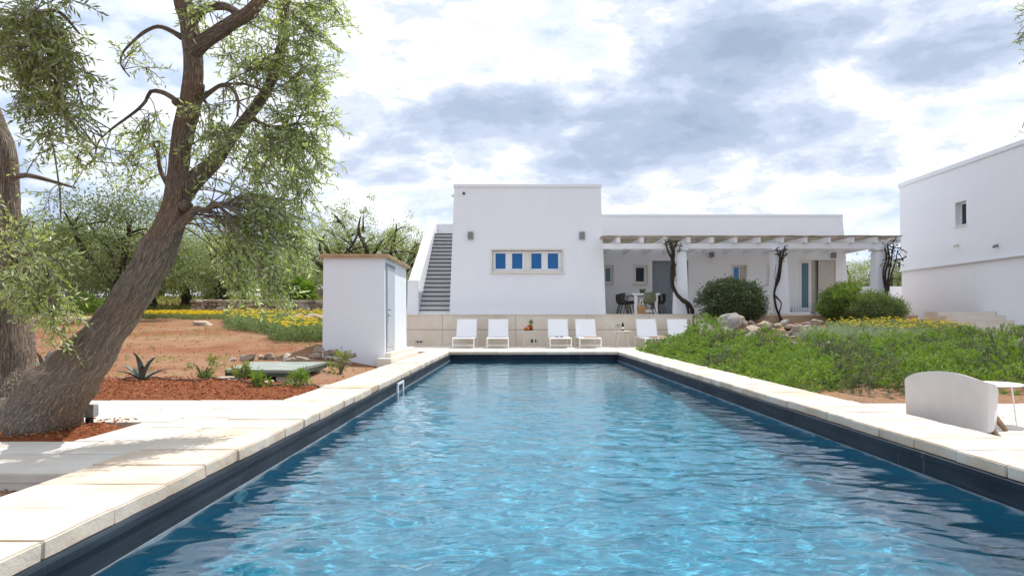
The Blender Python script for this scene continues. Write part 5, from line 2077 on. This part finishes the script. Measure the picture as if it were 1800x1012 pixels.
for (px, py) in ((1788, 60), (1795, 25), (1792, 68), (1797, 225)):
    tgt = P(px, py, 7.6)
    st = min(w2.nodes, key=lambda q: (q[0] - (tgt + Vector((.3, 0, .4)))).length)[0]
    t2.tube(bez(st, (st + tgt) / 2 + Vector((.1, 0, .1)), tgt, 6), .005, 4, cap=False)
    for _k in range(4 if py < 200 else 1):
        grow_twig(f2, t2, tgt + Vector((random.uniform(0, .12), 0, random.uniform(-.03, .05))), Vector((-1, random.gauss(0, .4), random.gauss(-.1, .4))), .12, .055, .4, .014)
tag(t2.build('twigs', M_twig, rt), kind='stuff')
f2.build('foliage', M_oliveD, rt)

# ------------------------------------------------------------------ trees of the grove
M_bark2 = mat_bark('grove_olive_bark', (.045, .036, .030), (.12, .10, .08), (.09, .06, .04), .5)
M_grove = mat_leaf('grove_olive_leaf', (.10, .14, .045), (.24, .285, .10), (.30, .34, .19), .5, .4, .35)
M_groveD = mat_leaf('dark_grove_leaf', (.055, .085, .028), (.145, .185, .06), (.20, .24, .12), .5, .3, .3)  # darker green leaf of the dense trees and the far wood


def make_olive(seed, H, W, nclump, nleaf, leaf, mat, limbs=5, sparse=False, name='olive_tree'):
    """a grove tree in local coordinates: stout trunk, spreading limbs, crown of leaf clumps"""
    random.seed(seed)
    t = thing(name, '', 'tree')
    wd = Wood()
    th = H * random.uniform(.22, .32)
    lean = Vector((random.uniform(-.25, .25), random.uniform(-.25, .25), 0))
    r0 = .05 * H + .06
    wd.stem([((0, 0, -.4), r0 * 1.5), ((0, 0, .1), r0 * 1.15), (lean * .5 + Vector((0, 0, th * .6)), r0 * .85), (lean + Vector((0, 0, th)), r0 * .9)], 12, .12, .2, 2.5, keep=False)
    tips = []
    for k in range(limbs):
        a = 2 * math.pi * (k + random.uniform(-.3, .3)) / limbs
        reach = W * .5 * random.uniform(.45, .85)
        p0 = lean + Vector((0, 0, th * .92))
        hh = H * random.uniform(.62, .86)
        p2 = Vector((math.cos(a) * reach, math.sin(a) * reach, hh)) + lean
        p1 = p0.lerp(p2, .45) + Vector((random.gauss(0, .2), random.gauss(0, .2), random.uniform(-.1, .4)))
        wd.stem([(p0, r0 * .55), (p0.lerp(p1, .5) + Vector((random.gauss(0, .1), random.gauss(0, .1), .1)), r0 * .42), (p1, r0 * .32), (p1.lerp(p2, .55) + Vector((random.gauss(0, .15), random.gauss(0, .15), 0)), r0 * .2), (p2, r0 * .09)], 8, .1, .2, 4.)
        for _ in range(3):
            q = p1.lerp(p2, random.uniform(.1, .8))
            e = q + Vector((random.gauss(0, W * .13), random.gauss(0, W * .13), random.uniform(.0, H * .16)))
            wd.stem([(q, r0 * .18), (q.lerp(e, .5) + Vector((random.gauss(0, .1), random.gauss(0, .1), .05)), r0 * .12), (e, r0 * .05)], 6, .12, .2, 5.)
    wd.build('trunk', M_bark2, t, local=True)
    fo = Foliage()
    nodes = [q[0] for q in wd.nodes]
    cz = H * .56
    pts, dirs, ls, ws = [], [], [], []
    for _ in range(nclump):
        while True:
            u = Vector((random.uniform(-1, 1), random.uniform(-1, 1), random.uniform(-1, 1)))
            if .35 < u.length < 1:
                break
        if sparse:
            b = random.choice(nodes[len(nodes) // 4:])
            c = b + Vector((random.gauss(0, .3), random.gauss(0, .3), random.gauss(.1, .3)))
        else:
            rim = 1 + .25 * noise.noise(u * 1.7 + Vector((seed, 0, 0)))
            c = lean + Vector((u.x * W * .5 * rim, u.y * W * .5 * rim, cz + u.z * (H - cz) * (1.0 if u.z > 0 else .95) * rim))
        s = random.uniform(.22, .48) * (W / 4.5) * (.75 if sparse else 1)
        m = int(nleaf * random.uniform(.6, 1.4))
        g = rng.normal(size=(m, 3)) * s * np.array([.55, .55, .42])
        p = np.array(c) + g
        dr = g * 1.2 + rng.normal(size=(m, 3)) * s * .6 + np.array([0, 0, -.05])
        fo.add(p, dr, rng.uniform(.7, 1.3, m) * leaf, rng.uniform(.8, 1.2, m) * leaf * .33, g / s + np.array((0, 0, .5)) + np.array(u) * .5)
    fo.build('crown', mat, t, local=True)
    return t


protos = {
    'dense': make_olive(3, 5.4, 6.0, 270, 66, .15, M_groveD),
    'dense2': make_olive(14, 5.0, 6.0, 260, 64, .15, M_grove, 6),
    'light': make_olive(25, 4.6, 5.2, 190, 60, .14, M_grove, 5),
    'pruned': make_olive(36, 4.8, 4.0, 95, 46, .12, M_grove, 5, True),
    'pruned2': make_olive(47, 5.0, 3.6, 95, 44, .12, M_grove, 4, True),
}
base_h = {'dense': 5.4, 'dense2': 5.0, 'light': 4.6, 'pruned': 4.8, 'pruned2': 5.0}
used = set()
grove = [
    # px, d, top_y, kind, rot, label
    (212, 27.5, 322, 'dense', 0.3, 'dark dense olive tree right behind the leaning olive trunk'),
    (70, 33, 378, 'dense2', 1.1, 'dense olive tree seen between the two trunks of the big olive'),
    (330, 37, 392, 'light', 2.2, 'light green olive tree behind the leaning trunk, close to the dry-stone wall'),
    (425, 39, 405, 'dense2', 3.9, 'full olive tree standing behind the dry-stone wall'),
    (505, 41, 418, 'dense', 2.5, 'dark olive tree behind the bright green shrub'),
    (585, 32, 362, 'pruned', 0.9, 'hard-pruned olive tree with bare dark limbs above the shed roof'),
    (640, 35, 347, 'pruned2', 2.0, 'tall pruned olive tree with upright dark limbs above the shed'),
    (712, 38, 372, 'pruned', 3.6, 'pruned olive tree with a crooked bare limb beside the stair parapet'),
    (690, 46, 400, 'light', 4.4, 'light olive tree far behind the stair parapet'),
    (545, 48, 405, 'light', 5.2, 'light olive tree far behind the shed'),
    (140, 47, 395, 'dense2', 5.0, 'olive tree far back in the grove, left of the leaning trunk'),
    (280, 52, 400, 'dense', 0.1, 'dark olive tree far back in the grove behind the leaning trunk'),
    (385, 55, 425, 'light', 1.7, 'light olive tree far back between the wall and the leaning trunk'),
    (465, 58, 425, 'dense2', 2.9, 'olive tree far back above the dry-stone wall'),
    (10, 45, 390, 'dense', 3.3, 'dark olive tree far back behind the upright trunk'),
    (-60, 36, 380, 'dense2', 4.0, 'olive tree beside the sandy path behind the upright trunk'),
    (130, 34, 392, 'light', 0.8, 'light olive tree just left of the dark dense olive'),
    (385, 35, 415, 'dense2', 5.5, 'full low olive tree at the end of the dry-stone wall'),
    (470, 37, 420, 'light', 0.2, 'light olive tree behind the middle of the dry-stone wall'),
    (265, 36, 385, 'dense2', 2.9, 'olive tree showing on both sides of the leaning trunk'),
    (620, 62, 425, 'dense', 4.9, 'dark olive tree far behind the shed roof'),
    (1512, 46, 456, 'dense2', .7, 'olive tree behind the house wing, seen under the pergola end'),
    (1572, 43, 452, 'dense', 1.9, 'dark olive tree behind the low white garden wall'),
    (1450, 60, 470, 'light', 1.2, 'light olive tree far behind the house wing'),
    (1620, 58, 455, 'dense2', 4.2, 'olive tree far behind the tall white house'),
]
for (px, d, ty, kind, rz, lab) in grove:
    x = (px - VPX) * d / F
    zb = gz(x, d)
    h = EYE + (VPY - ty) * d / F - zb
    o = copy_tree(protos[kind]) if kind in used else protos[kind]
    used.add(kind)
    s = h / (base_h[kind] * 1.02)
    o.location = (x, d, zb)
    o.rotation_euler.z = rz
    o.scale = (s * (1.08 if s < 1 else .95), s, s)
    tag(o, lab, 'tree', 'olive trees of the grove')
# more grove trunks hidden far off read as one mass: a belt of far foliage
random.seed(5)
fb = Foliage()
for _ in range(520):
    x = random.uniform(-75, 60); y = random.uniform(66, 100)
    hh = 3.6 + 1.6 * noise.noise(Vector((x * .11, y * .11, 2)))
    z = gz(x, y) + random.uniform(.1, 1) * hh
    m = 45
    g = rng.normal(size=(m, 3)) * np.array([1.0, 1.0, .7])
    fb.add(np.array((x, y, z)) + g, g + rng.normal(size=(m, 3)) * .5, rng.uniform(.25, .5, m), rng.uniform(.10, .18, m))
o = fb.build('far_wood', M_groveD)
tag(o, 'far belt of olive woodland closing the view behind the grove', 'wood')

# ------------------------------------------------------------------ shrubs


def shrub(name, label, cat, c, r, nclump, nleaf, leaf, width, mat, stems=6, group=None, flat=1.0, seed=1):
    random.seed(seed)
    s = thing(name, label, cat, (c[0], c[1], gz(c[0], c[1]) if len(c) < 3 else c[2]), group=group)
    fo = Foliage()
    b = MB()
    for k in range(stems):
        a = random.uniform(0, 6.28)
        e = Vector((math.cos(a) * r[0] * .6, math.sin(a) * r[1] * .6, r[2] * random.uniform(1.0, 1.6)))
        b.tube(bez((0, 0, -.08), (e.x * .3, e.y * .3, e.z * .6), e, 6), [.02 - .0025 * i for i in range(6)], 5)
    b.build('stem', M_bark2 if False else M_twig, s, local=True)
    for _ in range(nclump):
        while True:
            u = Vector((random.uniform(-1, 1), random.uniform(-1, 1), random.uniform(-.95, 1)))
            if .3 < u.length < 1:
                break
        rim = 1 + .22 * noise.noise(u * 2 + Vector((seed * 3.3, 0, 0)))
        cc = Vector((u.x * r[0] * rim, u.y * r[1] * rim, r[2] + u.z * r[2] * rim))
        m = int(nleaf * random.uniform(.7, 1.3))
        sz = .13 * max(r) + .03
        g = rng.normal(size=(m, 3)) * sz * .6
        g[:, 2] *= .8
        p = np.array(cc) + g
        p[:, 2] = np.maximum(p[:, 2], .0)
        out = np.array((u.x, u.y, max(u.z, -.2) + .5))
        dr = out + rng.normal(size=(m, 3)) * .55
        fo.add(p, dr, rng.uniform(.7, 1.3, m) * leaf, rng.uniform(.8, 1.2, m) * width, g / (sz * .6) * .6 + np.array(u))
    fo.build('foliage', mat, s, local=True)
    return s


M_bushD = mat_leaf('dark_evergreen_leaf', (.022, .045, .015), (.075, .115, .036), (.08, .11, .05), .4, .12, .5, hue=(.40, .38, .28))
M_bushL = mat_leaf('light_green_leaf', (.075, .135, .024), (.23, .33, .055), (.15, .22, .06), .6, .22, .25)
M_bushM = mat_leaf('grey_green_leaf', (.07, .115, .035), (.18, .245, .075), (.14, .18, .08), .6, .2, .25)
M_bright = mat_leaf('bright_green_leaf', (.10, .20, .02), (.19, .32, .04), (.15, .25, .05), .5, .35, .35)
p = P(1288, 560, 24.3)
shrub('bush', 'dark evergreen rounded bush in front of the porch beside the garden steps', 'bush', (p.x, 24.3, .62), (1.06, .84, .84), 420, 60, .085, .038, M_bushD, seed=4)
p = P(1495, 560, 24.0)
shrub('bush', 'light green rounded bush in front of the glazed porch door', 'bush', (p.x, 24.3, .72), (.84, .70, .72), 300, 60, .09, .028, M_bushL, seed=6)
p = P(1545, 562, 23.3)
shrub('bush', 'low spreading grey-green bush overlapping the light green bush', 'bush', (p.x, 23.4, .62), (.92, .70, .56), 280, 60, .08, .024, M_bushM, seed=7)
p = P(522, 525, 36.5)
shrub('shrub', 'bright green rounded shrub behind the dry-stone wall', 'bush', (p.x, 36.5), (.95, .8, .72), 170, 48, .12, .06, M_bright, seed=8)
for (px, d, s_, lab) in ((380, 37, .55, 'small bright green shrub under the olives behind the wall'), (150, 31, .6, 'bright green shrub by the sandy path beyond the leaning trunk'), (15, 31, .5, 'bright green shrub beyond the upright olive trunk')):
    shrub('shrub', lab, 'bush', ((px - VPX) * d / F, d), (s_ * 1.3, s_, s_ * .8), 50, 40, .11, .05, M_bright, seed=int(px))
# young plants in the mulch
M_young = mat_leaf('young_plant_leaf', (.10, .16, .03), (.24, .28, .06), (.16, .2, .08), .5, .3)
M_rose = mat_leaf('rosemary_leaf', (.035, .09, .014), (.31, .47, .065), (.15, .23, .07), .7, .16, .12)
for i, (px, py, s_, mt, lab) in enumerate(((357, 668, .20, M_young, 'yellowish young shrub on the mulch edge nearest the agave'), (425, 666, .15, M_young, 'small bright young shrub in front of the cistern cover corner'),
                                       (456, 676, .13, M_rose, 'wispy grey-green seedling on the red mulch'), (527, 672, .15, M_rose, 'wispy green seedling on the red mulch nearest the coping'),
                                       (598, 660, .22, M_young, 'leafy young shrub against the brown stones by the shed'))):
    d = EYE * F / (py - VPY)
    if i == 4: d = 12.6
    shrub('young_plant', lab, 'plant', ((px - VPX) * d / F, d), (s_, s_, s_ * .8), 13, 20, .075, .022, mt, 4, seed=70 + i)
# agave
def agave(px, py, d, h, label, seed):
    random.seed(seed)
    x = (px - VPX) * d / F
    ag = thing('agave', label, 'plant', (x, d, gz(x, d) + .02))
    M_ag = mat_ag
    for k in range(9):
        a = k * 2.4 + .4
        el = random.uniform(.5, 1.3) if k < 7 else 1.45
        L = h * random.uniform(.8, 1.15)
        vs, fs = [], []
        n = 7
        for i in range(n):
            t = i / (n - 1)
            wd_ = .042 * h / .45 * (math.sin(math.pi * (t * .82 + .15)) ** .8) * (1 - t ** 4) + .001
            bend = el - t * t * .35
            rr, zz = L * t * math.cos(bend), L * t * math.sin(bend)
            for (s_, up) in ((-1, .016), (0, -.006), (1, .016)):
                vs.append((rr * math.cos(a) - s_ * wd_ * math.sin(a), rr * math.sin(a) + s_ * wd_ * math.cos(a), zz + up * (1 - t)))
        for i in range(n - 1):
            q = i * 3
            fs += [(q, q + 1, q + 4, q + 3), (q + 1, q + 2, q + 5, q + 4)]
        m_ = len(vs)
        fs2 = [tuple(m_ + z for z in f[::-1]) for f in fs]
        MB().add(vs + [(x_, y_, z_ - .012) for x_, y_, z_ in vs], fs + fs2).build('leaf', M_ag, ag, smooth='all', local=True)
    return ag


mat_ag = mat_plain('blue_green_agave_skin', (.12, .18, .165), .5, .2, 6.)
agave(250, 672, 9.95, .46, 'blue-green agave with stiff leaves on the red mulch edge', 3)
agave(75, 655, 11.5, .42, 'blue-green agave half hidden between the two olive trunks', 4)

# ------------------------------------------------------------------ ground cover
random.seed(31)


def sprigs(name, mat, pts, nl, ll, lw, H, label, cat, up=.8, spread=.5):
    """upright sprigs of needle leaves; pts (x, y, z)"""
    pts = np.array(pts)
    n = len(pts)
    ax = rng.normal(size=(n, 3)) * spread
    ax[:, 2] = np.abs(ax[:, 2]) * .4 + up
    ax /= np.linalg.norm(ax, axis=1, keepdims=True)
    Hs = rng.uniform(.6, 1.3, n) * H
    P_, D_ = [], []
    for k in range(nl):
        t = (k + rng.uniform(0, 1, n)) / nl
        P_.append(pts + ax * (Hs * t)[:, None])
        D_.append(ax * .75 + rng.normal(size=(n, 3)) * .55)
    fo = Foliage()
    Pa, Da = np.concatenate(P_), np.concatenate(D_)
    fo.add(Pa, Da, rng.uniform(.7, 1.3, len(Pa)) * ll, rng.uniform(.8, 1.2, len(Pa)) * lw)
    o = fo.build(name, mat)
    tag(o, label, cat)
    return o


def hedge_h(x, y):
    """height of the rosemary above the ground, lumpy"""
    e = min(1, max(0, (x - 3.62) / .5)) * min(1, max(0, (y - 9.0 - .25 * noise.noise(Vector((x * .9, 0, 0)))) / .5))
    lump = .5 + .5 * noise.noise(Vector((x * 1.1, y * 1.1, 1.7))) + .3 * noise.noise(Vector((x * 2.6, y * 2.6, 4.)))
    cell = noise.cell(Vector((0, 0, 0))) * 0
    dome = 1 - min(1, noise.voronoi(Vector((x * 1.15 + .35 * noise.noise(Vector((x, y, 7))), y * 1.15, 0)))[0][0] / .62) ** 2
    return e * (.06 + .14 * lump + .36 * dome + .10 * sm(4.5, 7.5, x))


def in_hedge(x, y):
    yb = 21.5 if x < 5.6 else 21.5 - 5.4 * sm(5.0, 6.6, x) - .4 * noise.noise(Vector((x, 0, 9)))
    if x > 8.6: yb = 18.3
    return 9.65 + .2 * noise.noise(Vector((x * 1.3, 0, 3))) < y < yb


bed('rosemary_soil', 3.66, 13.4, 10.25, 21.4, mat_mulch('dark_humus', (.10, .07, .045), (.16, .11, .07), (.12, .08, .05)), .02, .3)


def mound_sprigs(name, mat, mounds, per, nl, ll, lw, H, label):
    """rounded clumps of arching sprigs: each mound (x, y, r, h) is covered by sprigs that stand off its surface"""
    P0, A0, N0 = [], [], []
    for (x, y, r, h) in mounds:
        m = max(8, int(per * (r / .4) ** 2))
        u = rng.normal(size=(m, 3)); u[:, 2] = np.abs(u[:, 2]) * 1.1 - .12
        u /= np.linalg.norm(u, axis=1, keepdims=True)
        rad = rng.uniform(.6, .95, m)[:, None]
        g = gz(x, y) - .04
        P0.append(np.array((x, y, g)) + u * np.array((r, r, h)) * rad)
        a = u * np.array((1, 1, .8)) + rng.normal(size=(m, 3)) * .45 + np.array((0, 0, .3))
        A0.append(a)
        N0.append(u + np.array((0, 0, .25)))
    pts, ax, nn = np.concatenate(P0), np.concatenate(A0), np.concatenate(N0)
    ax /= np.linalg.norm(ax, axis=1, keepdims=True)
    n = len(pts)
    Hs = rng.uniform(.5, 1.4, n) * H
    P_, D_ = [], []
    for k in range(nl):
        t = (k + rng.uniform(0, 1, n)) / nl
        P_.append(pts + ax * (Hs * t)[:, None] - np.array((0, 0, 1)) * (Hs * t * t * .3)[:, None])
        w3 = rng.normal(size=(n, 3)); w3 -= ax * (w3 * ax).sum(1, keepdims=True)
        D_.append(ax * .7 + w3 / (np.linalg.norm(w3, axis=1, keepdims=True) + 1e-6) * .75)
    fo = Foliage()
    Pa, Da = np.concatenate(P_), np.concatenate(D_)
    fo.add(Pa, Da, rng.uniform(.7, 1.3, len(Pa)) * ll, rng.uniform(.8, 1.2, len(Pa)) * lw, np.tile(nn, (nl, 1)))
    return tag(fo.build(name, mat), label, 'ground cover')


ma, mb_ = [], []
tries = 0
while len(ma) + len(mb_) < 430 and tries < 26000:
    tries += 1
    x = random.uniform(3.75, 14.0); y = 9.0 + 12.5 * random.random() ** 1.3
    if not in_hedge(x, y) or (x - 3.6) > (y - 1.0) * .86:
        continue
    r = random.uniform(.26, .68)
    r = min(r, (x - 3.62) * .9 + .08, (y - 9.3) * .9 + .1)
    if r < .13: continue
    h = r * random.uniform(.62, 1.05) + .06 * sm(4.5, 7.5, x)
    if any((x - q[0]) ** 2 + (y - q[1]) ** 2 < (.63 * (r + q[2])) ** 2 for q in ma + mb_):
        continue
    sel = mb_ if noise.noise(Vector((x * .55, y * .55, 12))) + random.gauss(0, .12) > .16 else ma
    sel.append((x, y, r, h * (1.25 if sel is mb_ else 1.0)))
mound_sprigs('rosemary', M_rose, ma, 84, 14, .058, .019, .14, 'low spreading bright green rosemary covering the bank beside the pool')
M_rose2 = mat_leaf('dusky_rosemary_leaf', (.055, .08, .035), (.18, .22, .09), (.14, .17, .10), .7, .12, .12, hue=(.24, .18, .15))
mound_sprigs('rosemary', M_rose2, mb_, 84, 14, .054, .018, .16, 'dusky grey-green rosemary clumps standing taller within the bank')
# silvery plants and yellow flowers on the right
M_silver = mat_leaf('silver_green_leaf', (.17, .22, .15), (.32, .38, .27), (.28, .32, .25), .6, .25, .2)
M_yellow = mat_leaf('yellow_petal', (.75, .50, .02), (.85, .62, .04), (.7, .45, .03), .6, .3, .2)
M_mat = mat_leaf('grey_green_mat_leaf', (.11, .155, .055), (.23, .27, .10), (.2, .24, .13), .6, .25, .25)


def flower_bed(name, region, n, nfl, mat, label, hgt=.16, fl=.035, fl_bias=None):
    pts, fp, fd = [], [], []
    tries = 0
    while len(pts) < n and tries < n * 20:
        tries += 1
        x, y = region()
        z = gz(x, y) + hgt * random.uniform(-.2, .75)
        pts.append((x, y, z))
    sprigs(name, mat, pts, 11, .06, .018, .12, label, 'ground cover', .7, .7)
    if nfl:
        for _ in range(nfl):
            x, y = (fl_bias or region)()
            zc = gz(x, y) + hgt * .75 + random.uniform(.06, .16)
            for k in range(6):
                a = k * 1.047 + random.random()
                fp.append((x, y, zc)); fd.append((math.cos(a), math.sin(a), random.uniform(.1, .5)))
        V, T = leaves(np.array(fp), np.array(fd), fl * rng.uniform(.8, 1.2, len(fp)), fl * .7, .1)
        tag(np_mesh('yellow_flowers', V, T, M_yellow), 'yellow daisy flowers over the ' + label, 'flowers', kind='stuff')


def rect_region(x0, x1, y0, y1, wob=.4):
    def f():
        while True:
            x, y = random.uniform(x0, x1), random.uniform(y0, y1)
            t = (x - x0) / (x1 - x0)
            e = wob * noise.noise(Vector((x * .7, y0, 0)))
            if y0 + e < y < y1 + e * .5 and abs(t - .5) < .5:
                return x, y
    return f


# left: long band before the wall, and the green bank close to the shed
flower_bed('flower_mat', rect_region(P(235, 560, 29).x, P(575, 560, 29).x, 27.3, 31.2, .8), 5200, 1700, M_mat, 'grey-green mat in front of the dry-stone wall', .07, .055, rect_region(P(240, 560, 30).x, P(575, 560, 30).x, 28.6, 31.2, .8))


def bank():
    while True:
        px, d = random.uniform(395, 600), random.uniform(17.4, 26.5)
        x = (px - VPX) * d / F
        if (px - 395) / 90 + .5 * noise.noise(Vector((x, d, 0))) > max(0, (22.5 - d) / 4.6):
            return x, d


flower_bed('green_bank', bank, 9500, 420, mat_leaf('pale_green_mat_leaf', (.10, .16, .06), (.24, .31, .13), (.2, .26, .14), .6, .25, .25), 'pale green bank round the boulders by the shed', .42, .05)
# right: silver clump, yellow daisies by the tall house


def sil():
    while True:
        a, r_ = random.uniform(0, 6.28), random.random() ** .5
        return 9.3 + 1.7 * r_ * math.cos(a), 18.9 + 1.1 * r_ * math.sin(a)


flower_bed('silver_plants', sil, 2000, 0, M_silver, 'soft silvery plants at the top of the rosemary bank', .34)


def yel():
    while True:
        a, r_ = random.uniform(0, 6.28), random.random() ** .5
        return 11.0 + 2.0 * r_ * math.cos(a), 20.4 + 1.4 * r_ * math.sin(a)


flower_bed('flower_mat', yel, 3600, 260, M_mat, 'grey-green mat below the tall white house', .32, .036)
# clods and pebbles on the bare earth
cp, cd = [], []
for _ in range(2300):
    y = 10.4 + 17 * random.random() ** 1.6; x = random.uniform(-16, -2.7)
    if y > 17.5 and x > -6.8: continue
    cp.append((x, y, gz(x, y) + .004)); cd.append((random.gauss(0, 1), random.gauss(0, 1), random.gauss(.25, .4)))
V, T = leaves(np.array(cp), np.array(cd), rng.uniform(.02, .06, len(cp)), rng.uniform(.02, .05, len(cp)), .45)
tag(np_mesh('clods', V, T, mat_leaf('earth_clod', (.24, .11, .06), (.44, .32, .23), (.33, .20, .13), .95, 0, .1)), 'loose clods and small stones on the bare reddish earth', 'clods', kind='stuff')
# dry grass and weeds over the bare earth
gp_ = []
while len(gp_) < 5200:
    x, y = random.uniform(-24, -4.2), random.uniform(10.6, 44)
    if y < 27 and noise.noise(Vector((x * .5, y * .5, 8))) < .12:
        continue
    gp_.append((x, y, gz(x, y)))
sprigs('grass', mat_leaf('dry_grass', (.14, .15, .05), (.34, .31, .14), (.25, .24, .1), .7, .3, .2), gp_, 5, .11, .012, .05, 'thin dry grass and weeds on the reddish earth', 'grass', .8, .6)
gp_ = []
while len(gp_) < 4200:
    x, y = random.uniform(-26, -6), random.uniform(32.6, 56)
    gp_.append((x, y, gz(x, y)))
sprigs('grass', mat_leaf('grove_grass', (.10, .13, .04), (.27, .27, .10), (.2, .22, .08), .7, .3, .2), gp_, 7, .22, .03, .16, 'taller grass under the olive grove behind the dry-stone wall', 'grass', .9, .5)

# ------------------------------------------------------------------ climbing vines on the pergola columns
M_vine = mat_bark('dark_vine_bark', (.042, .033, .027), (.105, .082, .064), (.085, .058, .04), .8)


def vine(label, strands, seed, leaves_n=40, top=None):
    random.seed(seed)
    p0 = strands[0][-1]
    v = thing('climbing_vine', label, 'vine', P(p0[0], p0[1], p0[2]).to_tuple(), group='vines on the pergola columns')
    w = Wood()
    for st in strands:
        rows = [(P(a, b, d), r_ * .78) for (a, b, d, r_) in st]
        w.stem(rows, 8, .05, .25, 8.)
    if top:
        for _ in range(top[4]):
            a = P(random.uniform(top[0], top[1]), random.uniform(top[2], top[3]), 25.25)
            b = min(w.nodes, key=lambda q: (q[0] - a).length + random.uniform(0, .3))[0]
            m_ = (a + b) / 2 + Vector((random.gauss(0, .12), random.gauss(0, .05), random.gauss(0, .08)))
            w.stem([(b, .018), (m_, .013), (a, .007)], 5, .05, .25, 9.)
    w.build('trunk', M_vine, v)
    fo = Foliage()
    for _ in range(leaves_n):
        q = random.choice(w.nodes)[0]
        if q.z < 2.2: continue
        fo.add(np.array(q) + rng.normal(size=3) * .06, rng.normal(size=3), random.uniform(.05, .09), .045)
    if fo.p:
        fo.build('foliage', M_bushD, v)
    return v


vine('thick dark vine twisting up the column beside the grey-blue door', [
    [(1178, 424, 25.3, .06), (1184, 445, 25.3, .07), (1181, 480, 25.3, .075), (1184, 505, 25.25, .075), (1194, 522, 25.15, .085), (1210, 533, 25.1, .085), (1216, 543, 25.1, .09), (1217, 556, 25.1, .1)],
    [(1190, 426, 25.3, .04), (1180, 450, 25.2, .045), (1186, 480, 25.2, .05), (1181, 503, 25.2, .05), (1198, 528, 25.1, .055), (1207, 535, 25.05, .06), (1211, 556, 25.05, .06)],
    [(1170, 428, 25.3, .03), (1176, 446, 25.3, .04), (1186, 465, 25.2, .04), (1182, 490, 25.2, .04)]], 3, 150, (1168, 1198, 418, 440, 12))
vine('slender knotted vine on the middle pergola column', [
    [(1372, 440, 25.2, .05), (1370, 470, 25.2, .055), (1364, 500, 25.15, .055), (1361, 520, 25.1, .05), (1366, 545, 25.1, .055), (1377, 568, 25.05, .06)],
    [(1378, 438, 25.2, .035), (1374, 460, 25.15, .04), (1370, 490, 25.15, .045), (1361, 515, 25.1, .04), (1373, 532, 25.05, .025), (1370, 550, 25.05, .03), (1373, 568, 25.05, .04)],
    [(1366, 440, 25.2, .03), (1371, 455, 25.15, .035), (1372, 480, 25.1, .035)],
    [(1364, 465, 25.2, .012), (1362, 485, 25.1, .012), (1366, 500, 25.1, .012)]], 5, 20, (1360, 1386, 431, 450, 16))
vine('many-stemmed dark vine bushing out at the last pergola column', [
    [(1560, 432, 25.2, .03), (1563, 455, 25.2, .045), (1556, 480, 25.15, .05), (1557, 510, 25.1, .06), (1556, 570, 25.1, .07)],
    [(1570, 435, 25.2, .03), (1566, 460, 25.2, .035), (1562, 485, 25.1, .04), (1559, 512, 25.1, .05), (1559, 570, 25.1, .05)],
    [(1578, 440, 25.2, .025), (1574, 460, 25.15, .03), (1566, 485, 25.1, .035), (1561, 512, 25.1, .04)],
    [(1555, 432, 25.2, .025), (1558, 455, 25.2, .03), (1552, 478, 25.1, .035), (1555, 505, 25.1, .04)]], 7, 25, (1552, 1592, 422, 470, 44))
